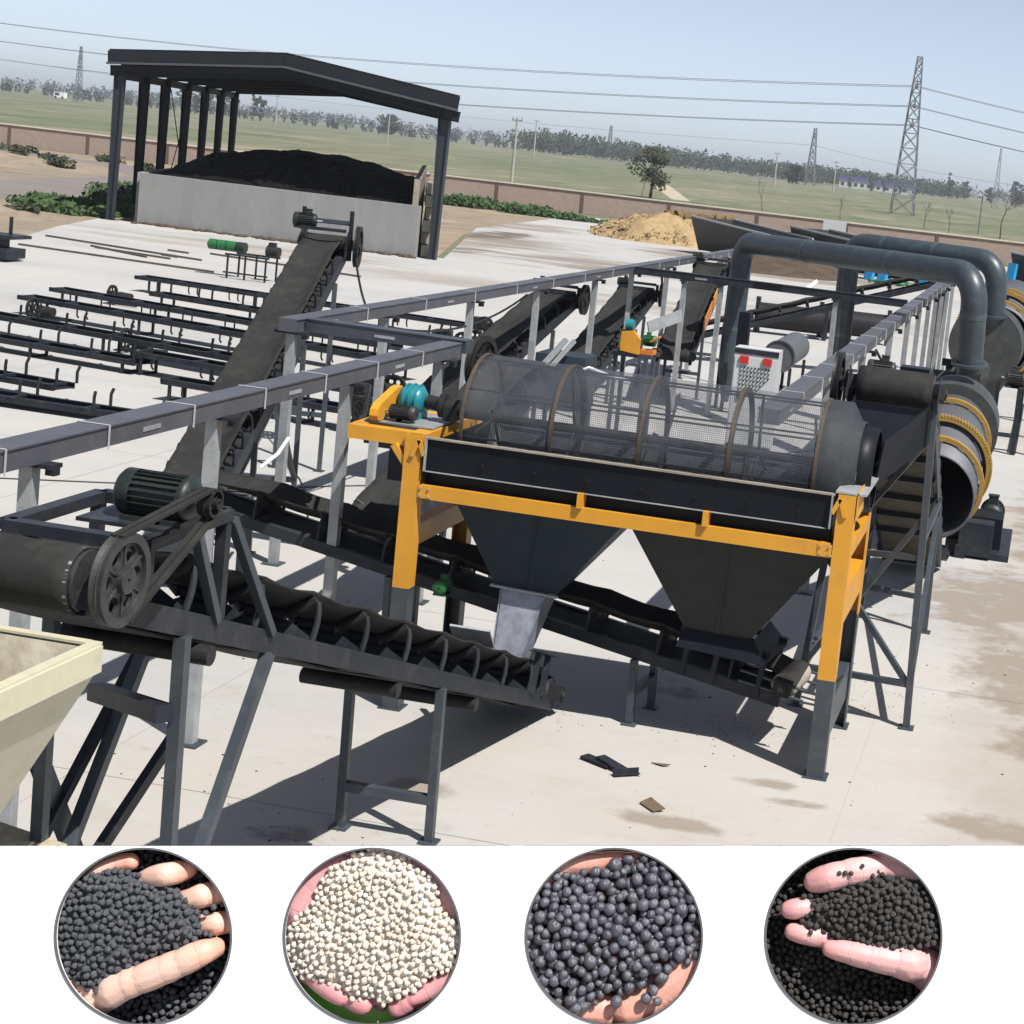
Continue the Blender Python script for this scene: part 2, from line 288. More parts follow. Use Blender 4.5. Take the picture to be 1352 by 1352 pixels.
# ------------------------------------------------------------------ geometry helpers
def frame_of(d, up=V((0, 0, 1))):
    d = d.normalized()
    if abs(d.dot(up)) > .995: up = V((0, 1, 0)) if abs(d.y) < .9 else V((1, 0, 0))
    s = d.cross(up).normalized(); n = s.cross(d).normalized()
    return d, s, n
class MB:
    def __init__(self): self.v = []; self.f = []; self.s = []
    def add(self, vs, fs, smooth=False):
        o = len(self.v); self.v += [V(p) for p in vs]; self.f += [tuple(i+o for i in f) for f in fs]; self.s += [smooth]*len(fs); return self
    def box(self, c, sz, rot=None):
        c = V(c); h = [x/2 for x in sz]; vs = []
        for x in (-1, 1):
            for y in (-1, 1):
                for z in (-1, 1):
                    p = V((x*h[0], y*h[1], z*h[2])); vs.append(c + (rot @ p if rot else p))
        return self.add(vs, [(0, 1, 3, 2), (4, 6, 7, 5), (0, 4, 5, 1), (2, 3, 7, 6), (0, 2, 6, 4), (1, 5, 7, 3)])
    def bar(self, a, b, w, h, up=V((0, 0, 1))):
        a = V(a); b = V(b); d, s, n = frame_of(b-a, up)
        q = [(-1, -1), (1, -1), (1, 1), (-1, 1)]
        vs = [a+s*x*w/2+n*y*h/2 for x, y in q] + [b+s*x*w/2+n*y*h/2 for x, y in q]
        return self.add(vs, [(3, 2, 1, 0), (4, 5, 6, 7), (0, 1, 5, 4), (1, 2, 6, 5), (2, 3, 7, 6), (3, 0, 4, 7)])
    def profile(self, a, b, poly, up=V((0, 0, 1)), smooth=False):
        a = V(a); b = V(b); d, s, n = frame_of(b-a, up); k = len(poly)
        vs = [a+s*x+n*y for x, y in poly]+[b+s*x+n*y for x, y in poly]
        fs = [(i, (i+1) % k, (i+1) % k+k, i+k) for i in range(k)]+[tuple(range(k-1, -1, -1)), tuple(range(k, 2*k))]
        return self.add(vs, fs, smooth)
    def chan(self, a, b, w, h, t=.008, side=1, up=V((0, 0, 1))):   # C channel opening towards side*s
        p = [(0, -h/2), (w, -h/2), (w, -h/2+t), (t, -h/2+t), (t, h/2-t), (w, h/2-t), (w, h/2), (0, h/2)]
        if side < 0: p = [(-x, y) for x, y in p][::-1]
        return self.profile(a, b, p, up)
    def ibeam(self, a, b, w, h, t=.012, up=V((0, 0, 1))):
        x = w/2; y = h/2; u = t/2
        return self.profile(a, b, [(-x, -y), (x, -y), (x, -y+t), (u, -y+t), (u, y-t), (x, y-t), (x, y), (-x, y), (-x, y-t), (-u, y-t), (-u, -y+t), (-x, -y+t)], up)
    def angle(self, a, b, w, t=.008, up=V((0, 0, 1))):
        return self.profile(a, b, [(0, 0), (w, 0), (w, t), (t, t), (t, w), (0, w)], up)
    def tube(self, a, b, r0, r1=None, n=12, caps=True):
        r1 = r0 if r1 is None else r1; a = V(a); b = V(b); d, s, u = frame_of(b-a)
        c = [(math.cos(2*math.pi*i/n), math.sin(2*math.pi*i/n)) for i in range(n)]
        vs = [a+(s*x+u*y)*r0 for x, y in c]+[b+(s*x+u*y)*r1 for x, y in c]
        self.add(vs, [(i, (i+1) % n, (i+1) % n+n, i+n) for i in range(n)], True)
        if caps: self.add(vs, [tuple(range(n-1, -1, -1)), tuple(range(n, 2*n))])
        return self
    def path(self, pts, r, n=8, caps=True):
        pts = [V(p) for p in pts]; rs = r if isinstance(r, (list, tuple)) else [r]*len(pts)
        c = [(math.cos(2*math.pi*i/n), math.sin(2*math.pi*i/n)) for i in range(n)]; vs = []
        d0 = (pts[1]-pts[0]).normalized(); _, s, u = frame_of(d0)
        for i, p in enumerate(pts):
            d = (pts[min(i+1, len(pts)-1)]-pts[max(i-1, 0)]).normalized()
            s = (s-d*s.dot(d)).normalized(); u = s.cross(d)
            vs += [p+(s*x+u*y)*rs[i] for x, y in c]
        fs = [(j*n+i, j*n+(i+1) % n, (j+1)*n+(i+1) % n, (j+1)*n+i) for j in range(len(pts)-1) for i in range(n)]
        self.add(vs, fs, True)
        if caps: self.add(vs[:n]+vs[-n:], [tuple(range(n-1, -1, -1)), tuple(range(n, 2*n))])
        return self
    def lathe(self, o, d, prof, n=32, smooth=True, closed=False):   # prof: (along, radius)
        o = V(o); d, s, u = frame_of(V(d)); k = len(prof); vs = []
        for (z, r) in prof:
            vs += [o+d*z+(s*math.cos(2*math.pi*i/n)+u*math.sin(2*math.pi*i/n))*r for i in range(n)]
        rng = range(k if closed else k-1)
        fs = [(j*n+i, j*n+(i+1) % n, ((j+1) % k)*n+(i+1) % n, ((j+1) % k)*n+i) for j in rng for i in range(n)]
        return self.add(vs, fs, smooth)
    def hoop(self, o, d, r, w, t, n=40):                             # flat ring, width w along d, radial thickness t
        return self.lathe(o, d, [(-w/2, r), (w/2, r), (w/2, r+t), (-w/2, r+t)], n, False, True)
    def quad(self, a, b, c, d): return self.add([a, b, c, d], [(0, 1, 2, 3)])
    def sheet(self, pts, t):                                          # thick planar polygon
        pts = [V(p) for p in pts]; n = (pts[1]-pts[0]).cross(pts[2]-pts[0]).normalized()*t; k = len(pts)
        return self.add(pts+[p+n for p in pts], [tuple(range(k-1, -1, -1)), tuple(range(k, 2*k))]+[(i, (i+1) % k, (i+1) % k+k, i+k) for i in range(k)])
    def ball(self, c, r, sub=1, sc=(1, 1, 1)):
        bm = bmesh.new(); bmesh.ops.create_icosphere(bm, subdivisions=sub, radius=1); c = V(c)
        vs = [c+V((p.co.x*r*sc[0], p.co.y*r*sc[1], p.co.z*r*sc[2])) for p in bm.verts]; fs = [tuple(q.index for q in f.verts) for f in bm.faces]
        bm.free(); return self.add(vs, fs, True)
    def leaves(self, c, rad, n, size, flat=False, rng=random):
        for _ in range(n):
            while True:
                p = V((rng.uniform(-1, 1), rng.uniform(-1, 1), rng.uniform(-1, 1)))
                if p.length < 1: break
            p = V((c[0]+p.x*rad[0], c[1]+p.y*rad[1], c[2]+p.z*rad[2]))
            a = V((rng.gauss(0, 1), rng.gauss(0, 1), rng.gauss(0, 1))).normalized(); b = a.orthogonal().normalized()
            s = size*rng.uniform(.6, 1.4); self.v += [p-a*s, p+b*s*.55, p+a*s, p-b*s*.55]; o = len(self.v)-4
            self.f.append((o, o+1, o+2, o+3)); self.s.append(False)
        return self
    def mesh(self, name, mt, off=V((0, 0, 0))):
        me = bpy.data.meshes.new(name); me.from_pydata([tuple(p-off) for p in self.v], [], self.f)
        me.polygons.foreach_set('use_smooth', self.s); me.materials.append(mt); me.update(); return me

def tag(o, label=None, cat=None, group=None, kind=None):
    if label: o['label'] = label
    if cat: o['category'] = cat
    if group: o['group'] = group
    if kind: o['kind'] = kind
    return o
def thing(name, label, cat, loc=(0, 0, 0), group=None, kind=None):
    o = bpy.data.objects.new(name, None); COL.objects.link(o); o.location = loc; o.empty_display_size = .2
    return tag(o, label, cat, group, kind)
def part(name, mb, mt, root, kind=None, label=None, origin=None):
    """links mb (world coordinates) as one child of root"""
    off = V((0, 0, 0)); p = root
    while p: off += p.location; p = p.parent
    org = V(origin) if origin is not None else off
    o = bpy.data.objects.new(name, mb.mesh(name, M[mt], org)); COL.objects.link(o); o.parent = root; o.location = org-off
    if kind: o['kind'] = kind
    if label: o['label'] = label
    return o
def solo(name, mb, mt, label=None, cat=None, group=None, kind=None, loc=(0, 0, 0)):
    o = bpy.data.objects.new(name, mb.mesh(name, M[mt], V(loc))); o.location = loc; COL.objects.link(o)
    return tag(o, label, cat, group, kind)
def structure(name, mb, mt): return solo(name, mb, mt, kind='structure')
def fix_normals():
    for me in bpy.data.meshes:
        if me.get('skip') or len(me.polygons) > 60000: continue
        bm = bmesh.new(); bm.from_mesh(me); bmesh.ops.recalc_face_normals(bm, faces=bm.faces); bm.to_mesh(me); bm.free()
def lerp(a, b, t): return V(a)*(1-t)+V(b)*t
def poly(pts, z): return [(x, y, z) for x, y in pts]

# ------------------------------------------------------------------ ground and setting
g = MB(); n = 24; S = 5000
for i in range(1): g.quad((-S, -300, -.02), (S, -300, -.02), (S, 7000, -.02), (-S, 7000, -.02))
structure('ground', g, 'field')
YARD = [(16, -8), (16, 136), (-38, 136), (-34, 100), (-26, 72.5), (-41.3, 71), (-39, 64), (-35.4, 55), (-48, 47), (-48, -8)]
b = MB(); b.add(poly(YARD, -.001), [tuple(range(10))])
yard = structure('yard', b, 'joint')
def clip(pl, ax, lim, sg):
    out = []
    for i in range(len(pl)):
        p, q = pl[i-1], pl[i]; dp, dq = sg*(p[ax]-lim), sg*(q[ax]-lim)
        if (dp <= 0) != (dq <= 0): t = dp/(dp-dq); out.append((p[0]+(q[0]-p[0])*t, p[1]+(q[1]-p[1])*t))
        if dq <= 0: out.append(q)
    return out
SX, SY = 6.0, 6.0
for i in range(-9, 4):
    for j in range(-2, 24):
        c_ = YARD
        for ax, lim, sg in ((0, i*SX-1.2+.004, -1), (0, (i+1)*SX-1.2-.004, 1), (1, j*SY+.6+.004, -1), (1, (j+1)*SY+.6-.004, 1)):
            c_ = clip(c_, ax, lim, sg) if c_ else c_
        if len(c_) > 2:
            b = MB(); b.add(poly(c_, .003), [tuple(range(len(c_)))]); part('slab', b, 'yard', yard)

b = MB(); b.add(poly([(-49, 30), (-45, 46), (-34, 55.3), (-41.0, 72.2), (-26.4, 72.8), (-32, 92), (-38, 135), (-46, 141.2), (-170, 141.2), (-120, 30)], -.008), [tuple(range(10))])
structure('dirt', b, 'dirt')
b = MB(); b.add(poly([(-38, 134), (16, 134), (16, 141.6), (-50, 141.6)], -.004), [(0, 1, 2, 3)])
structure('verge', b, 'verge')
b = MB(); b.add(poly([(-110, 84), (-58, 88.5), (-61, 100), (-63, 112), (-72, 124), (-90, 131), (-88, 134), (-66, 128), (-56, 114), (-51, 98), (-47, 84), (-49, 74.5), (-90, 64)], -.003), [tuple(range(13))])
structure('road', b, 'road')
b = MB(); b.add(poly([(-48.6, 229), (-51.2, 229), (-82, 345), (-84, 352), (-81, 352), (-77.5, 343)], -.012), [tuple(range(6))])
structure('path', b, 'path')
# low spoil mounds on the dirt
def mound(name, c, rx, ry, h, mt, label=None, cat=None, kind=None, n=26, seed=1, pw=1.0, rough=.12):
    rng = random.Random(seed); b = MB(); vs = []; fs = []
    ph = [rng.uniform(0, 6.28) for _ in range(8)]
    for j in range(n+1):
        for i in range(n+1):
            u = -1+2*i/n; v = -1+2*j/n; r = math.sqrt(u*u+v*v)
            z = max(0, 1-r**2)**pw
            z *= 1+.25*math.sin(3*u+ph[0])*math.sin(2.6*v+ph[1])
            z += rough*z**.5*(math.sin(9*u+ph[2]+3*v)*math.sin(8*v+ph[3])+.6*rng.uniform(-1, 1))
            vs.append((c[0]+u*rx, c[1]+v*ry, (c[2] if len(c) > 2 else 0)-.03+max(0, z)*h))
    fs = [(j*(n+1)+i, j*(n+1)+i+1, (j+1)*(n+1)+i+1, (j+1)*(n+1)+i) for j in range(n) for i in range(n)]
    b.add(vs, fs, True)
    return solo(name, b, mt, label, cat, None, kind)
for i, (x, y, rx, ry, h) in enumerate([(-44, 66, 3.5, 2.6, .35), (-47.5, 70, 3.2, 2.2, .4), (-74, 113, 6, 2.2, .4), (-84, 121, 9, 2.5, .4), (-43, 62, 2.4, 2, .35)]):
    mound('dirt_mound', (x, y), rx, ry, h, 'dirt', kind='structure', seed=20+i, rough=.25)

# ------------------------------------------------------------------ brick boundary wall
WY, WH = 142.0, 1.78
t = thing('boundary_wall', 'long red brick boundary wall with pale coping across the yard', 'wall', (-40, WY, 0))
x = -150.0; first = None; step = 7.45
xs = [-188+step*k for k in range(31)]
off = -39.3-xs[20]; xs = [q+off for q in xs]
for k in range(len(xs)-1):
    x0, x1 = xs[k]+.125, xs[k+1]-.125
    b = MB().box(((x0+x1)/2, WY, WH/2), (x1-x0, .24, WH)); part('brick_panel', b, 'brick', t, origin=(x0, WY, 0))
    b = MB().box((xs[k], WY-.02, WH/2), (.24, .34, WH)); part('pier', b, 'pier', t)
    b = MB().box(((xs[k]+xs[k+1])/2, WY, WH+.05), (step-.01, .42, .1)); part('coping', b, 'coping', t)

# ------------------------------------------------------------------ pylons, poles, wires
def lattice(name, label, base, h, wb, wt, arms=(), n=9, r=.12, group=None, yaw=0):
    t = thing(name, label, 'pylon', base, group); bx, by, bz = base
    rot = Matrix.Rotation(yaw, 3, 'Z'); B = V(base)
    def P(sx, sy, z): w = (wb+(wt-wb)*z/h)/2; return B+rot @ V((sx*w, sy*w, 0))+V((0, 0, z))
    for sx in (-1, 1):
        for sy in (-1, 1): part('leg', MB().bar(P(sx, sy, 0), P(sx, sy, h), r*1.5, r*1.5), 'pylon', t)
    zs = [h*(1-(1-k/n)**1.35) for k in range(n+1)]
    for k in range(n):
        b = MB()
        for (a, c) in (((-1, -1), (1, -1)), ((1, -1), (1, 1)), ((1, 1), (-1, 1)), ((-1, 1), (-1, -1))):
            b.bar(P(*a, zs[k]), P(*c, zs[k+1]), r, r); b.bar(P(*c, zs[k]), P(*a, zs[k+1]), r, r); b.bar(P(*a, zs[k+1]), P(*c, zs[k+1]), r*.8, r*.8)
        part('lattice_bay', b, 'pylon', t)
    for (z, l) in arms:
        for s in (-1, 1): part('cross_arm', MB().bar(B+V((0, 0, z)), B+rot @ V((0, s*l, 0))+V((0, 0, z+.2)), .3, .5).bar(B+V((0, 0, z+1.4)), B+rot @ V((0, s*l, 0))+V((0, 0, z+.3)), .15, .15), 'pylon', t)
    return t
lattice('lattice_pylon', 'tall steel lattice pylon standing in the field at the right', (-28.3, 318, 0), 28.5, 4.2, .9, [(16, 1.9), (19.5, 1.8), (23, 1.6)], 12, .11)
lattice('lattice_pylon', 'smaller far lattice pylon left of the white building', (-118, 820, 0), 27, 4.6, 1.2, [(15, 2), (19, 2), (23, 1.8)], 9, .2)
lattice('lattice_pylon', 'faint far lattice pylon above trees at the left edge', (-477, 794, 0), 27, 3.0, .8, [(17, 2), (21, 1.8)], 9, .12)
lattice('lattice_pylon', 'faint thin lattice tower rising behind the bare tree on the right', (-26, 700, 0), 24, 2.2, .5, [(19, 1.4)], 8, .10)
lattice('lattice_pylon', 'tiny pylon on the horizon above the dark wood', (-330, 1250, 0), 24, 4, 1.2, [(16, 3)], 7, .2)
def pole(label, base, h, r, arms=((0, 1.4),), name='utility_pole', mt='pole'):
    t = thing(name, label, 'pole', base); B = V(base)
    part('shaft', MB().tube(B, B+V((0, 0, h)), r, r*.65, 10), mt, t)
    for (dz, l) in arms: part('cross_arm', MB().bar(B+V((-l/2, 0, h-.3-dz)), B+V((l/2, 0, h-.3-dz)), .12, .14), 'pylon', t)
    for s in (-.42, 0, .42): part('insulator', MB().tube(B+V((s*arms[0][1], 0, h-.22)), B+V((s*arms[0][1], 0, h+.12)), .05, .05, 6), 'pylon', t)
    return t
pole('pale concrete utility pole in the field beyond the brick wall', (-70, 218, 0), 8.3, .22)
pole('thin far utility pole beside the pale concrete one', (-201, 650, 0), 14, .35, ((0, 2.4),))
pole('far utility pole left of the leafy field tree', (-92, 560, 0), 11, .3, ((0, 2),))
pole('short pole in front of the far wood at the right', (-83, 640, 0), 11, .3, ((0, 2),))
pole('thin far pole behind the shed columns', (-330, 700, 0), 13, .3, ((0, 2),))
pole('thin far pole standing right of the shed front column', (-200, 500, 0), 9, .25, ((0, 1.6),))
t = thing('street_lamp', 'slim lamp post with small solar panel beyond the brick wall', 'lamp', (-10.3, 233, 0))
part('post', MB().tube((-10.3, 233, 0), (-10.3, 233, 5.2), .1, .07, 8), 'pylon', t)
part('solar_panel', MB().box((-10.3, 233, 5.4), (1.1, .7, .08), Matrix.Rotation(.6, 3, 'Y')), 'dkplastic', t)
part('lamp_head', MB().bar((-10.3, 233, 4.8), (-11.3, 233, 4.9), .2, .1), 'pylon', t)
def wire(a, c, sag, label, r=.05, n=40):
    pts = [lerp(a, c, i/n)-V((0, 0, 4*sag*(i/n)*(1-i/n))) for i in range(n+1)]
    solo('power_line', MB().path(pts, r, 4, False), 'wire', label, 'power line', 'power lines over the field')
LV = ('top', 'middle', 'lowest')
for i, (z, zl, zr) in enumerate(((23.2, 24.4, 25.5), (19.6, 19.6, 22), (16.2, 14.6, 18.5))):
    for s in (-1, 1):
        wire((-28.3, 318+s*2, z), (-360, 440+s*3, zl), 5.0, '%s power line running left from the tall pylon' % LV[i])
        wire((-28.3, 318+s*2, z), (190, 420+s*3, zr), 7.5, '%s power line running right from the tall pylon' % LV[i])
wire((-118, 820, 19), (-700, 1000, 22), 6, 'faint distant power line from the smaller far pylon', .07)
wire((-118, 820, 19), (120, 760, 20), 9, 'faint distant power line right of the smaller far pylon', .07)

# ------------------------------------------------------------------ trees
def crown_mesh(h, w, clumps, per, size, seed, mt, lo=.3):
    rng = random.Random(seed); b = MB()
    for _ in range(clumps):
        a = rng.uniform(0, 6.283); z = rng.uniform(lo, 1); rr = w/2*math.sqrt(max(.05, 1-((z-.6)/.45)**2))*rng.uniform(.2, 1)
        s = rng.uniform(.12, .26)*w
        b.leaves((rr*math.cos(a), rr*math.sin(a), z*h-s*.4), (s, s, s*.75), per, size, rng=rng)
    return b
def branches(b, p, d, l, r, depth, rng, spread=.5):
    q = p+d*l; b.tube(p, q, r, r*.65, 5, False)
    if depth:
        for _ in range(rng.choice((2, 3))):
            e = (d+V((rng.gauss(0, spread), rng.gauss(0, spread), rng.gauss(.1, spread*.6)))).normalized()
            branches(b, q, e, l*rng.uniform(.6, .85), r*.62, depth-1, rng, spread)
def field_tree(name, label, base, h, w, clumps, per, size, mt, seed, group=None, br=True):
    t = thing(name, label, 'tree', base, group); B = V(base); rng = random.Random(seed)
    bb = MB(); branches(bb, B, V((.05, 0, 1)), h*.3, w*.035+.05, 3 if br else 1, rng, .35); part('trunk', bb, 'bark', t)
    c = crown_mesh(h, w, clumps, per, size, seed, mt)
    c.v = [p+B for p in c.v]; part('crown', c, mt, t)
    return t
field_tree('leafy_tree', 'bushy olive brown tree just beyond the brick wall beside the pale path', (-52.5, 222, 0), 6.6, 5.6, 26, 60, .22, 'leafb', 5)
field_tree('round_tree', 'lone round green tree in the far field above the compost heap', (-372, 930, 0), 12, 12, 22, 40, .8, 'treefar', 8)
field_tree('dark_tree', 'dark round tree left of the small far pylon', (-126, 830, 0), 9, 11, 20, 40, .8, 'treefar', 9)
for i, (x, y, h, lab) in enumerate([(-38, 224, 5.2, 'thin bare sapling in the field right of the pale path'), (-7, 222, 7.5, 'large bare winter tree beyond the wall beside the slim lamp post'),
        (-1.5, 215, 6.5, 'bare spreading tree beyond the wall near the right edge'), (-52, 215, 3.5, 'small bare shrub tree beside the leafy field tree'), (-28, 226, 4.0, 'spindly bare sapling in front of the tall pylon'), (-17, 226, 4.4, 'spindly bare sapling right of the tall pylon'), (-13.5, 221, 4, 'short bare sapling left of the slim lamp post')]):
    bb = MB(); rng = random.Random(40+i); big = h > 6
    branches(bb, V((x, y, 0)), V((rng.gauss(0, .08), 0, 1)).normalized(), h*.28, .11 if big else .06, 5 if big else 4, rng, .55 if big else .3)
    t = thing('bare_tree', lab, 'tree', (x, y, 0)); part('branches', bb, 'bark', t)
# a row of small far trees along the left and middle horizon: shared meshes
protos = []
for k in range(5):
    hh = 1.0; c = crown_mesh(1, .55 if k else .3, 13, 22, .055, 60+k, 'treefar', .15); tr = MB().tube((0, 0, 0), (0, 0, .4), .02, .015, 5)
    protos.append((tr.mesh('trunk', M['bark']), c.mesh('crown', M['treefar'])))
def far_tree(x, y, h, k, label, group, wide=1.0):
    o = thing('far_tree', label, 'tree', (x, y, -.05), group); o.scale = (h*wide, h*wide, h)
    for nm, me in (('trunk', protos[k][0]), ('crown', protos[k][1])):
        c = bpy.data.objects.new(nm, me); COL.objects.link(c); c.parent = o
    return o
rng = random.Random(3)
for i in range(140):
    u = i/139; x = -720+u*420+rng.gauss(0, 4); y = 1010+u*40+rng.gauss(0, 18)
    far_tree(x, y, rng.uniform(3.5, 7), rng.choice((1, 2, 3, 4)), 'small tree in the far row along the left horizon', 'far row of trees along the left horizon', rng.uniform(.8, 1.5))
for (x, y, h) in ((-474, 905, 17), (-467, 905, 18), (-459, 905, 16), (-453, 905, 14), (-482, 905, 15), (-440, 905, 19), (-436, 905, 18)):
    far_tree(x, y, h, 0 if h > 17 else 2, 'tall dark tree at the foot of the far left pylon', 'tall trees by the far left pylon', .9)
for i in range(26):
    x = -70+i*13+rng.gauss(0, 4); y = 1060+rng.gauss(0, 25)
    far_tree(x, y, rng.uniform(8, 13) if i % 4 else 17, rng.choice((0, 1, 2, 3, 4)), 'dark tree on the horizon right of the white building', 'dark trees on the right horizon', rng.uniform(.8, 1.4))
for (x, h) in ((-116, 7), (-104, 9), (-97, 8), (-88, 7), (-79, 8)): far_tree(x, 960, h, 2, 'dark tree standing in front of the white building', 'trees before the white building', 1.0)
def wood(label, x0, y0, x1, y1, h0, h1, n, depth, seed):
    rng = random.Random(seed); b = MB()
    for i in range(n):
        u = rng.random(); h = (h0+(h1-h0)*u)*rng.uniform(.7, 1.15); x = x0+(x1-x0)*u; y = y0+(y1-y0)*u+rng.uniform(-depth, depth); w = h*rng.uniform(.5, .9)
        b.leaves((x, y, h*.55), (w*.6, w*.6, h*.5), 42, h*.085, rng=rng)
    return solo('far_wood', b, 'treefar', label, 'wood', kind='stuff')
wood('dark far wood on the horizon right of the shed', -322, 1010, -145, 1060, 13, 9.5, 320, 30, 1)
wood('low far wood between the leafy tree and the far pylon', -160, 1100, -60, 1120, 11, 9.5, 220, 25, 2)
wood('low far wood across the right horizon', -30, 1110, 260, 1200, 11, 11, 330, 30, 4)
wood('pale hazy strip of wood along the whole horizon', -1000, 1500, 500, 1650, 11, 11, 900, 60, 6)

# far white building, small blue vehicle
t = thing('farm_building', 'long low white farm building with blue roof among far trees', 'building', (-107, 990, 0))
for (x0, x1, h, y) in ((-125, -106, 5.0, 990), (-104, -80, 4.2, 985)):
    part('wall', MB().box(((x0+x1)/2, y, h/2), (x1-x0, 9, h)), 'cab', t)
    part('roof', MB().profile((x0-.5, y, h), (x1+.5, y, h), [(-5.2, 0), (5.2, 0), (0, 1.6)]), 'cab' if h > 6 else 'bluewin', t)
    for k in range(5): part('window', MB().box((x0+2+k*(x1-x0-4)/4, y-4.53, h*.45), (1.8, .1, h*.35)), 'dkplastic', t)
t = thing('far_van', 'tiny white and blue van parked on the far left field edge', 'van', (-565, 921, 0))
part('body', MB().box((-564, 921, 2.1), (6.4, 3, 3.2)), 'white', t)
part('cab_window', MB().box((-565.2, 919.45, 2.6), (2.6, .1, 1.5)), 'bluewin', t)
for s in (-1, 1): part('wheel', MB().tube((-564+s*2.1, 919.3, .7), (-564+s*2.1, 919.6, .7), .7, .7, 12), 'dkplastic', t)

# ------------------------------------------------------------------ weeds and shrubs
def weeds(label, spots, mt='leaf', size=.16, name='weeds', cat='weeds', seed=1):
    rng = random.Random(seed); b = MB()
    for (x, y, rx, ry, h, n) in spots:
        for _ in range(max(2, int(n/45))):
            a = rng.uniform(0, 6.28); q = math.sqrt(rng.random())*.85
            cx, cy = x+rx*q*math.cos(a), y+ry*q*math.sin(a); s = rng.uniform(.25, .5)
            b.leaves((cx, cy, h*.35), (rx*s*.7+.1, ry*s*.7+.1, h*rng.uniform(.4, .75)), 45, size, rng=rng)
    return solo(name, b, mt, label, cat, None, 'stuff')
weeds('thick green weeds growing beside the left shed column', [(-44.0, 73.5, 2.6, 2.6, .5, 1900), (-46.5, 77, 2.4, 2.2, .4, 900), (-42.6, 71.6, 1.6, 1.0, .4, 600), (-46.5, 84, 2.6, 4, .55, 1300), (-49.5, 90, 2.4, 4, .6, 1000), (-43, 79, 2, 5, .5, 1100), (-54, 99, 2.2, 3, .5, 500)], seed=2)
weeds('dark green shrubs along the brick wall right of the shed', [(-49, 129, 2.4, 1.2, .35, 600), (-44.6, 128, 2.7, 1.5, .85, 1600), (-39.4, 127, 2.3, 1.4, .75, 1400), (-36.2, 126.5, 1.8, 1.2, .5, 700), (-33, 126.5, 2.6, 1.0, .3, 500), (-29, 127.5, 2.6, 1, .2, 250)], seed=3, size=.2, name='shrubs', cat='shrubs')
weeds('scattered green tufts on the bare dirt at the left', [(-84, 131, 3.2, 1.4, .6, 500), (-76, 131.5, 1.8, 1, .7, 260), (-78, 124, 2.4, 1, .4, 220), (-69, 124, 1.6, 1, .6, 260), (-64, 117, 1.5, 1.2, .8, 260), (-62, 120, 1.0, .8, .9, 160), (-69, 113, 1.6, 1.2, .9, 300), (-73, 108, 1.3, 1, .9, 240), (-77, 110, 2, 1.4, .5, 240), (-58, 126, 1.5, 1, .8, 220), (-50, 131, 1.5, 1, .8, 160), (-45.5, 66.5, .9, .7, .4, 140), (-43, 64.5, .8, .7, .3, 120), (-47.5, 68.5, .9, .7, .4, 140), (-44, 68.6, 1.4, .7, .3, 200), (-52, 92, 2.5, 2, .6, 400)], mt='leafb', seed=4, name='grass_tufts', cat='grass')

# ------------------------------------------------------------------ shed with bunker and compost
SK = V((-.343, .94, 0))/.94                     # bay direction of the skewed shed, per metre of y
t = thing('open_shed', 'open sided dark steel shed with shallow gable roof over the compost bunker', 'shed', (-33.3, 71, 0))
def tcol(p, h, w0, w1):
    b = MB(); p = V(p); d = V((1, 0, 0)); f = V((0, 1, 0))
    for s in (-1, 1):                            # two tapered flanges and a web
        q = [p+d*s*w0/2, p+d*s*w1/2+V((0, 0, h))]
        b.bar(q[0]+V((0, 0, 0)), q[1], .26, .03, up=d)
    b.add([p-d*w0/2-f*.012, p+d*w0/2-f*.012, p+d*w1/2-f*.012+V((0, 0, h)), p-d*w1/2-f*.012+V((0, 0, h)), p-d*w0/2+f*.012, p+d*w0/2+f*.012, p+d*w1/2+f*.012+V((0, 0, h)), p-d*w1/2+f*.012+V((0, 0, h))],
          [(0, 1, 2, 3), (7, 6, 5, 4), (0, 4, 5, 1), (3, 2, 6, 7), (0, 3, 7, 4), (1, 5, 6, 2)])
    return b
ROWS = [0, 6, 12, 19, 26, 33, 40]
XL, XR, XM = -40.75, -25.95, -33.1
for k, dy in enumerate(ROWS):
    o = V((0, 71, 0))+SK*dy
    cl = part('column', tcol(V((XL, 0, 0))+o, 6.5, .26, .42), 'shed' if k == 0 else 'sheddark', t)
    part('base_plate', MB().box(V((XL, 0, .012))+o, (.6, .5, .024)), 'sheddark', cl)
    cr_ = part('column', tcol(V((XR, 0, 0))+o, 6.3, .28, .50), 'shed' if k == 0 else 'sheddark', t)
    for (a, c) in ((V((XL, 0, 6.65)), V((XM, 0, 7.25))), (V((XM, 0, 7.25)), V((XR, 0, 6.45)))):
        part('rafter', MB().ibeam(a+o, c+o, .24, .5), 'sheddark', t)
A = V((-41.2, 70.75, 7.30)); B_ = V((XM, 70.75, 7.95)); C_ = V((-25.3, 70.75, 6.95)); D = SK*40.6
part('roof_sheet', MB().sheet([A, B_, B_+D, A+D], .06), 'sheddark', t)
part('roof_sheet', MB().sheet([B_+V((.01, 0, 0)), C_, C_+D, B_+D+V((.01, 0, 0))], .06), 'sheddark', t)
for (p, q) in ((A, B_), (B_, C_)):
    part('fascia', MB().bar(p-V((0, .05, .27)), q-V((0, .05, .27)), .06, .5), 'sheddark', t)
    part('edge_trim', MB().bar(p-V((0, .12, .56)), q-V((0, .12, .56)), .12, .09), 'tray', t)
    part('tie_beam', MB().ibeam(p-V((0, -.2, .85)), q-V((0, -.2, .85)), .2, .45), 'sheddark', t)
part('eave_beam', MB().ibeam(V((XL, 71, 6.3)), V((XL, 71, 6.3))+SK*40, .2, .35), 'sheddark', t)
part('eave_beam', MB().ibeam(V((XR, 71, 6.1)), V((XR, 71, 6.1))+SK*40, .2, .35), 'sheddark', t)
